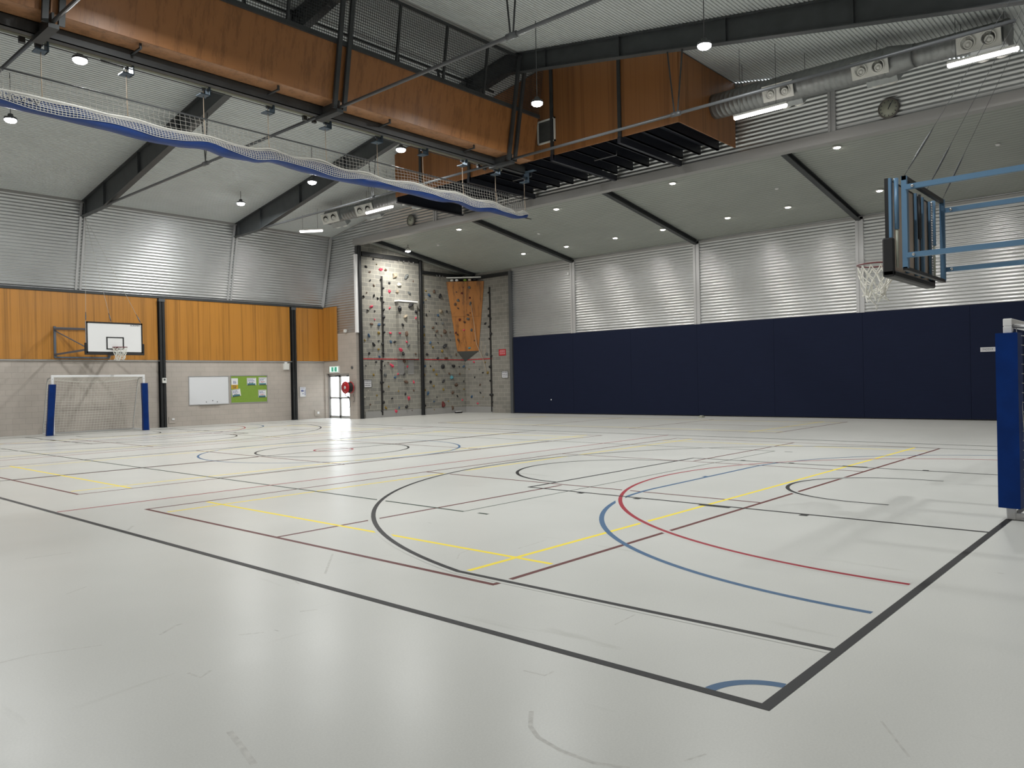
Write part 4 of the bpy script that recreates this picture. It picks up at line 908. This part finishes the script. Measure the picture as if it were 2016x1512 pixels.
# climbing holds: each bolt-on hold is a thing of its own
HA = '22.52,7.29,k,0.08 22.71,7.07,o,0.07 22.1,6.9,k,0.12 22.93,6.86,p,0.17 23.22,6.85,n,0.14 22.3,6.68,n,0.09 23.77,6.65,t,0.23 24.46,6.65,g,0.2 22.32,6.29,k,0.09 23.43,6.26,k,0.1 24.03,6.24,w,0.21 24.91,6.47,n,0.07 22.52,6.08,n,0.09 23.42,5.88,p,0.12 23.91,5.9,t,0.15 24.65,5.87,g,0.15 22.1,5.72,n,0.08 21.93,5.54,k,0.12 22.52,5.62,k,0.14 22.73,5.49,k,0.11 22.34,5.1,p,0.15 22.14,4.92,k,0.12 22.54,4.91,k,0.07 23.42,5.09,p,0.1 23.83,5.06,k,0.22 24.52,5.29,k,0.22 24.93,5.29,k,0.09 24.85,4.97,k,0.12 24.18,4.73,t,0.19 24.84,4.68,p,0.09 22.54,4.52,p,0.07 25.71,6.07,y,0.09 25.92,5.87,b,0.15 26.25,6.07,n,0.13 26.65,5.87,k,0.18 25.69,5.64,y,0.07 25.51,5.48,b,0.11 25.92,5.07,k,0.06 25.71,4.89,k,0.1 26.49,4.91,b,0.11 26.67,5.11,t,0.2 22.34,4.3,n,0.12 22.77,4.29,b,0.15 24.01,4.32,k,0.13 22.75,3.91,y,0.12 22.18,3.76,b,0.15 23.44,3.92,p,0.12 23.82,3.92,p,0.11 24.22,3.9,n,0.2 21.95,3.54,y,0.08 22.74,3.55,k,0.08 23.45,3.51,b,0.12 23.68,3.52,k,0.12 24.24,3.51,p,0.1 22.43,3.35,k,0.18 22.72,3.15,y,0.1 24.33,3.36,g,0.14 24.93,3.71,b,0.17 23.84,3.15,p,0.18 22.17,2.96,k,0.1 24.01,2.96,k,0.13 24.96,2.94,p,0.1 24.78,2.96,n,0.08 22.76,2.81,b,0.1 23.03,2.97,g,0.09 22.56,2.57,k,0.1 23.27,2.55,n,0.07 21.98,2.39,k,0.06 23.06,2.4,k,0.06 23.48,2.4,p,0.17 24.24,2.6,n,0.14 24.43,2.36,p,0.1 22.4,1.97,y,0.1 23.08,1.97,g,0.15 23.66,1.85,b,0.12 23.84,2,p,0.09 24.23,1.99,k,0.1 24.32,1.62,n,0.17 24.81,1.61,p,0.11 23.27,1.42,y,0.08 23.85,1.2,y,0.08 24.8,1.21,n,0.08 24.26,1.04,k,0.12 22.08,1.25,w,0.05 22.57,1.03,y,0.07 21.88,0.96,w,0.06 23.46,0.86,k,0.09 24.47,0.85,p,0.15 22.18,0.62,n,0.07 23.07,0.44,y,0.11 23.87,0.42,b,0.09 24.33,0.44,k,0.15 24.64,0.25,n,0.08 23.66,0.25,p,0.14 25.52,4.31,b,0.13 26.14,4.28,n,0.12 26.38,4.11,n,0.12 26.36,4.5,k,0.09 26.79,4.52,g,0.12 26.7,4.69,k,0.06 25.53,3.9,y,0.12 26.3,3.92,k,0.1 26.69,3.9,n,0.09 26.93,4.11,n,0.19 25.51,3.5,n,0.08 25.93,3.53,b,0.12 26.45,3.54,k,0.08 26.1,3.32,y,0.11 26.88,3.39,k,0.25 26.72,3.14,y,0.12 25.71,2.95,k,0.12 26.41,2.77,k,0.12 26.98,2.78,n,0.18 25.52,2.36,b,0.12 25.92,2.37,k,0.09 26.74,2.35,k,0.18 26.12,2.19,y,0.11 26.31,1.96,y,0.1 25.52,1.96,y,0.08 25.9,1.6,k,0.12 26.74,1.62,k,0.18 26.11,1.4,y,0.1 25.52,1.2,y,0.1 26.75,1.21,y,0.1 25.71,1.03,b,0.13 26.31,0.84,k,0.05 26.11,0.63,b,0.1 25.52,0.45,k,0.1 26.7,0.46,r,0.23 26.1,0.24,y,0.08 27.1,5.13,k,0.11 27.31,4.09,n,0.08 27.32,3.7,k,0.06 27.69,2.97,n,0.09 27.33,2.88,g,0.09 27.47,2.38,k,0.19 27.9,2.36,k,0.08 28.2,2.36,b,0.11 27.18,2,n,0.12 27.32,1.81,e,0.17 27.92,1.98,n,0.08 27.64,1.42,n,0.2 28.2,1.61,k,0.08 28.2,1.2,y,0.08 27.39,1.04,n,0.13 27.72,0.85,k,0.1 28.07,0.65,p,0.08 27.35,0.26,n,0.16 27.08,0.62,y,0.07'
HB = '27,4.48,k,0.12 27.86,2.57,p,0.1 28.23,2.22,y,0.07 27.48,2.19,g,0.06 27.24,2.02,k,0.11 26.9,2.01,y,0.12 27.83,1.79,k,0.1 27.46,1.41,n,0.11 27.45,1.01,k,0.09 28.06,0.81,b,0.12 27.26,0.79,y,0.05 27.66,0.46,p,0.09 26.95,2.94,g,0.13 27.27,2.73,k,0.04 27.06,2.54,y,0.07'
HW = '27.87,27.62,6.32,g,0.12 27.67,27.86,6.33,r,0.06 27.65,27.94,6.04,r,0.1 27.47,28.14,6.1,n,0.06 27.55,28.12,5.69,g,0.13 27.92,27.65,5.8,r,0.09 27.96,27.66,5.51,g,0.16 27.47,28.25,5.5,n,0.11 27.57,28.16,5.3,n,0.08 27.98,27.71,5.05,r,0.06 27.92,27.81,4.95,n,0.1 27.93,27.83,4.76,g,0.14 27.67,28.15,4.73,r,0.11 27.83,27.98,4.6,n,0.12 27.83,28.04,4.2,p,0.08 28.09,27.73,4.2,g,0.14 28.19,27.62,4.13,n,0.07 27.59,28.36,4.08,r,0.1 27.65,28.3,3.98,k,0.1 27.69,28.31,3.71,n,0.11 28.22,27.67,3.67,n,0.1 28.22,27.7,3.49,r,0.06 28.08,27.91,3.29,e,0.11'
HM = {}
def hold_material(c):
    if c not in HM: HM[c] = mat('hold_'+HOLD[c][0].replace(' ', '_'), HOLD[c][1], .65, 0, .2, 20)
    return HM[c]
HOLD_MESH = {}
def hold_mesh(c, shape):
    """faceted bolt-on hold, unit width, sticking out along local -y, base on y = 0"""
    if (c, shape) in HOLD_MESH: return HOLD_MESH[c, shape]
    r_ = random.Random(31*shape+ord(c)); n = 9; prof = [(.46, 0.0), (.50, -.12), (.42, -.32), (.24, -.46), (.06, -.50)]
    ang = [1+r_.uniform(-.25, .25) for _ in range(n)]; sx, sz = ((1, 1), (1, .7), (.75, 1.15), (1.1, .5), (.9, 1.0), (.7, 1.3))[shape]
    vs = []
    for i, (r, h) in enumerate(prof):
        for k in range(n):
            a = 2*math.pi*k/n; q = r*ang[k]*(1+r_.uniform(-.06, .06)); vs.append((q*math.cos(a)*sx, h*(1+(.25*math.sin(a)))*.9, q*math.sin(a)*sz))
    fs = [(i*n+k, i*n+(k+1) % n, (i+1)*n+(k+1) % n, (i+1)*n+k) for i in range(len(prof)-1) for k in range(n)]+[tuple(range(n-1, -1, -1)), tuple(range(n*(len(prof)-1), n*len(prof)))]
    me = bpy.data.meshes.new('climbing_hold'); me.from_pydata(vs, [], fs); me.materials.append(hold_material(c))
    for p in me.polygons: p.use_smooth = False
    import bmesh
    bm = bmesh.new(); bm.from_mesh(me); bmesh.ops.recalc_face_normals(bm, faces=bm.faces); bm.to_mesh(me); bm.free()
    HOLD_MESH[c, shape] = me; return me
holds = []
for tk in HA.split():
    x, z, c, s_ = tk.split(','); x, z, s_ = float(x), float(z), float(s_)
    raised = 23.80 < x < 24.93 and 2.72 < z < 5.42
    area = ('raised block panel' if raised else 'left bay' if x < 25.3 else 'middle bay')
    low = z < 2.7
    holds.append(((x, YR-(.22 if raised else 0), z), 0.0, None, c, s_, (area if raised else area+(' below the red line' if low else ' above the red line'))))
for tk in HB.split():
    y, z, c, s_ = tk.split(','); holds.append(((XN, float(y), float(z)), -math.pi/2, None, c, float(s_), 'right climbing face'))
for tk in HW.split():
    x, y, z, c, s_ = tk.split(','); holds.append(((float(x), float(y), float(z)), None, nrm, c, float(s_), 'orange overhang'))
groups = {}
for h in holds: groups.setdefault((h[3], h[5]), []).append(h)
hr = random.Random(5)
for (c, area), hs in groups.items():
    hs.sort(key=lambda h: -h[0][2])
    for i, (p, rz, nv, c_, s_, a_) in enumerate(hs):
        o = bpy.data.objects.new('climbing_hold', hold_mesh(c, hr.randrange(6))); COL.objects.link(o)
        col = HOLD[c][0]; size = 'large ' if s_ > .17 else 'small ' if s_ < .085 else ''
        where = {'right climbing face': 'right face of the climbing wall', 'orange overhang': 'orange overhang panel', 'raised block panel': 'raised block panel'}.get(area, area.replace('the red', 'red'))
        if len(hs) == 1: lab = 'only %s%s climbing hold on the %s' % (size, col, where)
        else: lab = '%s %s climbing hold from the top on the %s' % (ordinal(i), col, where)
        tag(o, lab, 'climbing hold', 'bolt-on climbing holds')
        s2 = s_*1.22
        q = Matrix.Rotation(hr.uniform(0, 6.28), 4, 'Y')
        if nv is not None:
            base = nv.to_track_quat('-Y', 'Z').to_matrix().to_4x4(); pp = Vector(p)+nv*.001
        else: base = Matrix.Rotation(rz, 4, 'Z'); pp = Vector(p)
        o.matrix_world = Matrix.Translation(pp) @ base @ q @ Matrix.Diagonal((s2, s2*1.05, s2, 1))

# ================================================================== HOOPS
def net_rows(cx, cy, cz, r0, seed=1, drop=.42, rows=5, n=12, hang=True):
    rg = random.Random(seed); prof = [(r0*.98, 0), (r0*.90, -.09), (r0*.76, -.18), (r0*.64, -.27), (r0*.56, -.35), (r0*.55, -.43)]; b = MB()
    def P(i, k):
        r, h = prof[i]; a = 2*math.pi*(k+.5*(i % 2))/n; j = .012*i
        return (cx+r*math.cos(a)+J[i][k % n][0]*j, cy+r*math.sin(a)+J[i][k % n][1]*j, cz+h*drop/.43+J[i][k % n][2]*j)
    J = [[[rg.uniform(-1, 1) for _ in range(3)] for _ in range(n)] for _ in prof]
    for i in range(len(prof)-1):
        for k in range(n):
            a = P(i, k); c1 = P(i+1, k); c0 = P(i+1, k-1 if i % 2 == 0 else k+1)
            for q in (c1, c0): b.tube([a, tuple((a[m]+q[m])/2 + (0, 0, -.008)[m] for m in range(3)), q], .0076, 5, False)
    if hang:
        for k in (1, 5): b.tube([P(5, k), (cx+.02*k-.06, cy, cz-drop-.10), (cx, cy+.01, cz-drop-.16)], .005, 5, False)
    return b
def rim(t, cx, cy, cz, ydir):
    b = MB(); b.tube([(cx+.232*math.cos(2*math.pi*k/36), cy+.232*math.sin(2*math.pi*k/36), cz) for k in range(36)], .0095, 8, closed=True); rr = b.build('rim', MT['maroon_rim'], t)
    b = MB(); yb = cy-ydir*.385
    for s_ in (-1, 1): b.bar((cx+s_*.07, yb, cz-.005), (cx+s_*.10, cy-ydir*.205, cz-.005), .02, .02)
    b.box(cx-.09, cx+.09, min(yb, yb+ydir*.012), max(yb, yb+ydir*.012), cz-.10, cz+.03); b.ext([(cx-.07, yb, cz-.02), (cx+.07, yb, cz-.02), (cx+.07, cy-ydir*.24, cz-.008), (cx-.07, cy-ydir*.24, cz-.008)], (0, 0, .008)); b.build('rim_bracket', MT['maroon_rim'], rr)
    b = MB()
    for k in range(12):
        a = 2*math.pi*k/12; b.tube([(cx+.232*math.cos(a), cy+.232*math.sin(a), cz-.008), (cx+.226*math.cos(a), cy+.226*math.sin(a), cz-.026)], .004, 5)
    b.build('net_hook', MT['offwhite'], rr)
# far hoop, faces the camera
yb = 28.36
t = thing('basketball_backboard', 'far white basketball backboard with black border, swung out from the ply wall above the goal', 'basketball hoop', (CX+.07, yb, 2.78))
x0, x1, z0, z1 = 10.11, 11.99, 2.80, 3.88
b = MB(); b.box(x0, x1, yb, yb+.03, z0, z1); bd = b.build('board', MT['white'], t)
b = MB()
for q in ((x0, x1, z1-.055, z1), (x0, x1, z0, z0+.055), (x0, x0+.05, z0, z1), (x1-.05, x1, z0, z1)): b.box(q[0], q[1], yb-.003, yb, q[2], q[3])
cxx = CX+.07
for q in ((cxx-.295, cxx+.295, 3.33, 3.37), (cxx-.295, cxx+.295, 2.93, 2.97), (cxx-.295, cxx-.25, 2.93, 3.37), (cxx+.25, cxx+.295, 2.93, 3.37)): b.box(q[0], q[1], yb-.003, yb, q[2], q[3])
b.build('painted_lines', MT['black'], bd)
text_mesh('lettering', 'ACROMAT', .085, MT['ink'], bd, (x1-.075, yb-.002, z1-.085), (1, 0, 0), (0, 0, 1), 'RIGHT', .002, wide=.85)
b = MB(); b.bbox(x0-.05, x1+.05, yb-.02, yb+.05, z0-.055, z0+.01, .01); b.bbox(x0-.05, x0+.005, yb-.02, yb+.05, z0, z0+.35, .01); b.bbox(x1-.005, x1+.05, yb-.02, yb+.05, z0, z0+.35, .01); b.build('edge_padding', MT['black'], t)
rim(t, cxx, yb-.39, 3.0, -1)
net_rows(cxx, yb-.39, 2.975, .232, 2, .40, hang=False).build('net', MT['net'], t)
b = MB()
for x in (x0+.03, x0+.55, x1-.55, x1-.03): b.bar((x, yb+.06, z0), (x, yb+.06, z1), .05, .05, (0, 1, 0))
for z in (z0+.1, z1-.03): b.bar((x0, yb+.06, z), (x1, yb+.06, z), .05, .05)
b.build('rear_frame', MT['arm_grey'], t)
for x in (9.95, 11.80):
    b = MB(); b.bar((x, YW-.10, 2.72), (x, YW-.10, 3.86), .07, .07, (0, 1, 0)); b.build('wall_post', MT['arm_grey'], t)
for z in (2.74, 3.80):
    b = MB(); b.bar((9.95, YW-.10, z), (11.80, YW-.10, z), .06, .06); b.build('wall_rail', MT['arm_grey'], t)
for xw, xb_ in ((9.95, x0+.03), (11.80, x1-.03)):
    for zw, zb_ in ((3.76, 3.62), (2.84, 2.92)):
        b = MB(); b.bar((xw, YW-.12, zw), (xb_, yb+.09, zb_), .06, .06); b.build('arm', MT['arm_grey'], t)
    b = MB(); b.bar((xw, YW-.12, 3.7), (xb_, yb+.09, 3.0), .03, .03); b.build('brace', MT['arm_grey'], t)
for xa, lab in ((x0+.02, 'leftmost'), (cxx-.1, 'middle'), (x1-.02, 'rightmost')):
    b = MB(); b.tube([(xa, yb+.06, z1), (10.78, 30.1, 7.78)], .006, 5); b.build('wire', MT['netgrey'], t)
    b = MB(); p = Vector((xa, yb+.06, z1)); q = Vector((10.78, 30.1, 7.78)); b.tube([p.lerp(q, .01), p.lerp(q, .03), p.lerp(q, .05), p.lerp(q, .085)], [.012, .02, .02, .01], 6); b.build('turnbuckle', MT['steel2'], t)
# near hoop, seen from behind
yf, x0, x1, z0, z1 = 2.66, 10.06, 11.89, 2.79, 3.89
t = thing('basketball_backboard', 'near basketball backboard seen from behind on a blue steel frame, upper right', 'basketball hoop', ((x0+x1)/2, yf, z0))
yb = 2.84
b = MB(); b.box(x0+.0, x1-.0, yb, yb+.03, z0-.02, z1-.01); bd = b.build('board', MT['board_back'], t)
b = MB(); b.box(x0-.01, x0+.005, yb-.01, yb+.035, z0, z1); b.box(x1-.005, x1+.01, yb-.01, yb+.035, z0, z1); b.box(x0, x1, yb-.01, yb+.035, z1-.01, z1+.005); b.build('board_edge', MT['black'], bd)
b = MB(); b.bbox(x0-.055, x0+.01, yb-.07, yb+.06, z0-.08, z0+.38, .015); b.bbox(x1-.01, x1+.03, yb-.07, yb+.06, z0-.08, z0+.38, .015); b.bbox(x0-.055, x1+.03, yb-.07, yb+.06, z0-.09, z0-.01, .015); b.build('edge_padding', MT['black'], t)
cy = yb+.42; rim(t, CX, cy, 2.99, 1)
net_rows(CX, cy, 2.965, .232, 4, .42, hang=True).build('net', MT['net'], t)
for z, h in ((z1, .05), (z0+.015, .04)):
    b = MB(); b.bar((x0, yf, z-h/2), (x1, yf, z-h/2), .05, h); b.build('frame_rail', MT['steel_black'], t)
for x, m in ((x0+.025, 'arm_blue'), (x1-.025, 'arm_blue')):
    b = MB(); b.bar((x, yf, z0), (x, yf, z1), .05, .06, (0, 1, 0)); b.build('frame_post', MT[m], t)
for x in (x0+.02, x0+.70, x0+1.12, x1-.40, x1-.02):
    b = MB(); b.bar((x, yb-.025, z0+.02), (x, yb-.025, z1), .07, .03, (0, 1, 0)); b.build('board_batten', MT['arm_blue'], t)
for x in (x0+.02, x1-.1):
    b = MB(); b.tube([(x, yb-.09, z0+.48), (x, yb-.09, z1-.01)], .026, 10); sl = b.build('slide_sleeve', MT['arm_blue'], t)
    b = MB(); b.tube([(x, yb-.09, z0+.02), (x, yb-.09, z0+.5)], .016, 8); b.build('slide_rod', MT['clockface'], sl)
b = MB(); xm = x0+.98; b.tube([(xm, yb-.1, z0+.48), (xm, yb-.1, z1-.05)], .024, 8); b.tube([(xm, yb-.1, z0+.03), (xm, yb-.1, z0+.5)], .008, 6); b.build('lift_jack', MT['black'], t)
b = MB()
for k in range(30): b.lathe([(.012, 0), (.014, .014), (.012, .026)], (x1-.13, yb-.075, z0+.06+k*.034), 'z', 6)
b.build('lift_chain', MT['chrome'], t)
for x in (x0+.0, x1+.02):
    for z in (z1-.14, z0+.15):
        b = MB(); b.bar((x, yf-.02, z), (x-.0, YM+.02, z), .05, .06); a_ = b.build('arm', MT['arm_blue'], t)
        b = MB(); b.lathe([(.018, 0), (.018, -.016), (.008, -.02)], (x-.025, yf-.10, z), 'x', 10); b.build('pivot_bolt', MT['chrome'], a_)
for xa in (x0+.02, CX+.1, x1-.02):
    p, q = Vector((xa, yf, z1)), Vector((10.82, .45, 7.80))
    b = MB(); b.tube([p, q], .003, 5); b.build('wire', MT['steel2'], t)
    b = MB(); b.tube([p.lerp(q, .02), p.lerp(q, .05), p.lerp(q, .06), p.lerp(q, .11), p.lerp(q, .12), p.lerp(q, .14)], [.005, .009, .013, .013, .009, .004], 6); b.build('turnbuckle', MT['steel2'], t)

# ================================================================== GOALS
def net_sheet(b, P, nu, nv, r=.004):
    for i in range(nu+1): b.tube([P(i/nu, j/10) for j in range(11)], r, 4, False, smooth=False)
    for j in range(nv+1): b.tube([P(i/16, j/nv) for i in range(17)], r, 4, False, smooth=False)
def goal(yg, sgn, label, pads, pitch=.10):
    """sgn: direction in which the net lies behind the goal line"""
    t = thing('goal', label, 'goal', (CX, yg, 0), 'handball goals')
    xl, xr = CX-1.54, CX+1.54
    for x in (xl, xr):
        b = MB(); b.bbox(x-.04, x+.04, yg-.04, yg+.04, .004, 2.0, .006); po = b.build('post', MT['white'], t)
        b = MB(); b.lathe([(.010, -.041), (.010, -.045)], (x, yg, 1.94), 'y', 8); b.build('bolt', MT['steel2'], po)
    b = MB(); b.bbox(xl-.04, xr+.04, yg-.04, yg+.04, 2.0, 2.08, .006); b.build('crossbar', MT['white'], t)
    yd, yt = yg+sgn*1.0, yg+sgn*.42
    for x, s_ in ((xl, 1), (xr, -1)):
        b = MB(); b.bar((x, yg, .04), (x, yd, .04), .05, .06); br_ = b.build('base_bar', MT['white'], t)
        b = MB(); b.lathe([(.02, 0), (.02, .03), (.012, .035)], (x, yd, .07), 'z', 8); b.build('foot_clamp', MT['chrome'], br_)
        b = MB(); b.tube([(x, yg+sgn*.04, 2.0), (x-s_*.0, yt, 1.96), (x, yt+sgn*.10, 1.80), (x, yd-sgn*.03, .30), (x, yd, .06)], .022, 8); b.build('back_stay', MT['alu'], t)
    b = MB(); b.bar((xl, yd, .04), (xr, yd, .04), .04, .04); b.build('rear_bar', MT['alu'], t)
    b = MB()
    def back(u, v):
        y = yt+(yd-yt)*v+sgn*.06*math.sin(math.pi*v); z = 1.93*(1-v)+.03*v-.12*math.sin(math.pi*u)*(1-v)**2; return (xl+(xr-xl)*u, y-sgn*.12*math.sin(math.pi*u)*math.sin(math.pi*v), z)
    net_sheet(b, back, int(3.08/pitch), int(2.0/pitch))
    def top(u, v): return (xl+(xr-xl)*u, yg+(yt-yg)*v, 2.02-.09*v-.10*math.sin(math.pi*u)*v)
    net_sheet(b, top, int(3.08/pitch), 4)
    for x in (xl, xr):
        def side(u, v, x=x): return (x, yg+((yt-yg)*(1-v)+(yd-yg)*v)*u, 2.02*(1-v)-.09*u*(1-v)+.03*v)
        net_sheet(b, side, 6, int(2.0/pitch))
    nt = b.build('net', MT['net'], t)
    b = MB(); b.tube([top(i/16, 1.0) for i in range(17)], .010, 6); b.tube([(p[0], p[1], p[2]) for p in [back(i/16, 1.0) for i in range(17)]], .014, 6); b.build('edge_cord', MT['net'], nt)
    for x, lean in pads:
        b = MB(); q0, q1 = .13 if sgn < 0 else .004, 1.76 if sgn > 0 else 1.93
        pr = [(-.11, -.10), (.06, -.115), (.11, -.07), (.115, .06), (.07, .10), (-.08, .10)]
        n = len(pr); vs = []; K = 6
        for k in range(K+1):
            f_ = k/K; z = q0+(q1-q0)*f_; dx = lean*(1-f_); vs += [(x+px+dx+.004*math.sin(7*f_+i), yg+py, z) for i, (px, py) in enumerate(pr)]
        b.add(vs, [(k*n+i, k*n+(i+1) % n, (k+1)*n+(i+1) % n, (k+1)*n+i) for k in range(K) for i in range(n)]+[tuple(range(n-1, -1, -1)), tuple(range(K*n, K*n+n))])
        b.build('post_pad', MT['blue_vinyl'], t)
    return t
goal(29.62, 1, 'far white goal with netting and blue padded posts, against the left wall', ((CX-1.55, -.12), (CX+1.56, .02)))
goal(BY-.02, -1, 'near white goal with blue padded post, cut by the right edge of the photo', ((CX-1.56, 0), (CX+1.56, 0)))

# ================================================================== NET CURTAIN hanging from the bulkhead beam
UP = [(2.0, 6.95), (3.2, 6.93), (4.36, 6.94), (4.92, 6.95), (5.39, 6.96), (6.13, 6.93), (6.63, 6.97), (7.28, 6.91), (8.16, 6.96), (8.85, 6.91), (9.33, 6.92), (9.71, 7.0), (10.3, 6.94), (11.07, 7.01), (11.82, 6.92), (12.51, 6.97), (13.18, 6.9), (14.13, 7.0), (14.78, 6.93), (15.61, 7.0), (16.37, 6.92), (17.11, 6.97), (17.72, 6.9), (18.21, 6.8), (18.67, 6.92)]
LO = [(2.0, 6.64), (3.2, 6.6), (4.36, 6.65), (5.02, 6.64), (6.05, 6.62), (6.97, 6.57), (7.54, 6.59), (8.21, 6.66), (8.66, 6.59), (9.32, 6.61), (9.8, 6.7), (10.71, 6.63), (11.51, 6.6), (12.5, 6.62), (13.12, 6.66), (14.03, 6.66), (15.06, 6.63), (15.72, 6.71), (16.51, 6.58), (17.17, 6.65), (17.85, 6.64), (18.27, 6.62), (18.74, 6.69)]
def lerp_tab(T, x):
    if x <= T[0][0]: return T[0][1]
    for (a, za_), (c, zc) in zip(T[:-1], T[1:]):
        if x <= c:
            f_ = (x-a)/(c-a); f_ = f_*f_*(3-2*f_); return za_+(zc-za_)*f_
    return T[-1][1]
YN = 16.0
BR = [2.0, 3.52, 5.03, 6.56, 8.16, 9.70, 11.26, 12.85, 14.43, 15.96, 17.36, 18.70]
t = thing('net_curtain', 'rolled-up white net curtain with blue vinyl skirt slung under the bulkhead beam', 'net curtain', (9, YN, 6.6))
b = MB(); b.tube([(1.6, YN, 7.34), (18.72, YN, 7.28)], .018, 8); b.build('top_pipe', MT['steel2'], t)
def prof(x):
    zu, zl = lerp_tab(UP, x), lerp_tab(LO, x); h = zu-zl; wv = .03*math.sin(x*4.1)+.02*math.sin(x*9.7+1)
    return [(YN+.02, zu-.02), (YN-.12+wv, zu-.25*h), (YN-.16+wv*.5, zu-.62*h), (YN-.10, zl+.05*h), (YN+.02, zl), (YN+.14, zl+.10*h), (YN+.16, zu-.55*h), (YN+.10, zu-.12*h)]
xs = [1.7+i*.085 for i in range(int((18.72-1.7)/.085)+1)]; vs = []; n = 8
for x in xs: vs += [(x, y, z) for y, z in prof(x)]
b = MB(); b.add(vs, [(k*n+i, k*n+(i+1) % n, (k+1)*n+(i+1) % n, (k+1)*n+i) for k in range(len(xs)-1) for i in range(n)]+[tuple(range(n)), tuple(range((len(xs)-1)*n, len(xs)*n))], True); b.build('vinyl_skirt', MT['blue_skirt'], t)
b = MB()
def overlay(x, v):
    """point on the front of the roll, v from 0 (top) to 1"""
    P = prof(x)[:4]; f_ = v*2.999; i = int(f_); f_ -= i; y = P[i][0]*(1-f_)+P[i+1][0]*f_; z = P[i][1]*(1-f_)+P[i+1][1]*f_; return (x, y-.018, z)
depth = lambda x: .78+.2*math.sin(x*2.05+.6)*math.sin(x*.9)
for i, x in enumerate([1.75+k*.062 for k in range(273)]):
    if x > 18.7: break
    dd = max(.35, min(.95, depth(x))); b.tube([overlay(x+.01*k, dd*k/5) for k in range(6)], .0055, 4, False, smooth=False)
for j in range(9):
    b.tube([overlay(x, max(.35, min(.95, depth(x)))*j/8) for x in xs[::2]], .0055, 4, False, smooth=False)
b.build('rolled_net', MT['net'], t)
b = MB(); b.tube([(x, YN-.03+.02*math.sin(x*5), lerp_tab(UP, x)-.01) for x in xs[::2]], .022, 6); b.build('net_fold', MT['net'], t)
b = MB()
x = 1.75
while x < 18.7:
    dx = .035*math.sin(x*3.3); b.tube([(x, YN, 7.33), (x+dx, YN-.01, 7.15), (x+.02, YN-.02, lerp_tab(UP, x)-.01)], .0042, 4, False, smooth=False); x += .105
for k in range(4):
    b.tube([(x, YN-.004*k, 7.30-(7.30-lerp_tab(UP, x))*(k+.6)/4.2) for x in xs[::3]], .0042, 4, False, smooth=False)
b.build('hanging_net', MT['netgrey'], t)
for x in BR:
    b = MB(); b.tube([(x, YN, 7.93), (x, YN, 7.33), (x, YN-.03, lerp_tab(UP, x)+.02)], .009, 5); b.build('lift_cord', MT['rope'], t)
text_mesh('lettering', 'ACROMAT', .17, MT['netgrey'], t, (4.55, YN-.185, 6.80), (-1, 0, -.02), (0, -.25, -1), 'CENTER', .003)
text_mesh('lettering', 'ACROMAT', .13, MT['netgrey'], t, (17.95, YN-.185, 6.74), (-1, 0, .05), (0, -.25, -1), 'CENTER', .003)
b = MB(); b.tube([(18.6, YN, 6.70), (19.0, YN, 6.70)], .016, 6); b.build('bottom_pipe', MT['steel'], t)
# winding shaft and pulley brackets on the beam
t = thing('winding_shaft', 'long steel winding shaft and conduit alongside the bulkhead beam', 'winding shaft', (9, YN, 7.97))
b = MB(); b.tube([(1.2, YN-.04, 8.0), (17.6, YN-.04, 8.0)], .036, 8); b.build('drive_tube', MT['clockface'], t)
b = MB(); b.tube([(1.2, YN-.06, 7.93), (18.6, YN-.06, 7.93)], .011, 6); b.build('control_rod', MT['steel2'], t)
b = MB()
for k in range(26): x = 6.55-.5+k*.02; b.tube([(x, YN-.06, 7.955), (x+.012, YN-.085, 7.93), (x+.02, YN-.06, 7.905)], .006, 5)
b.build('cable_coil', MT['steel'], t)
for i, x in enumerate(BR):
    if x < 5: lab = 'blue steel pulley bracket on the bulkhead beam, left of the hanger frame, %s' % ('outermost' if i == 0 else 'inner')
    else: lab = 'blue steel pulley bracket on the bulkhead beam, %s from the left in the photo' % ordinal(i-2)
    tb = thing('pulley_bracket', lab, 'pulley bracket', (x, YN, 7.9), 'pulley brackets on the bulkhead beam')
    b = MB(); b.box(x-.12, x+.10, YN-.12, YN+.10, 7.80, 7.82); b.box(x+.08, x+.10, YN-.13, YN+.07, 7.80, 8.14); b.box(x-.06, x+.10, YN-.44, YN+.05, 8.12, 8.135); b.build('plate', MT['bracket'], tb)
    b = MB(); b.lathe([(.05, -.03), (.03, -.01), (.03, .01), (.05, .03)], (x, YN, 7.96), 'x', 14); b.build('pulley', MT['arm_grey'], tb)

# ================================================================== things left on the floor
t = thing('lost_item', 'small white and black object lying at the foot of the climbing wall', 'lost item', (27.5, 28.2, 0))
b = MB(); b.bbox(27.3, 27.72, 28.12, 28.3, .004, .07, .02); b.build('dark_body', MT['black'], t)
b = MB(); b.bbox(27.34, 27.68, 28.14, 28.28, .068, .10, .012); b.build('white_top', MT['white'], t)
b = MB(); b.bbox(27.1, 27.36, 14.46, 14.62, .002, .05, .015); b.bbox(27.14, 27.32, 14.49, 14.59, .05, .08, .012); tagb(b, 'shoe', MT['clockface'], 'small pale object on the floor before the navy wall', 'lost item')
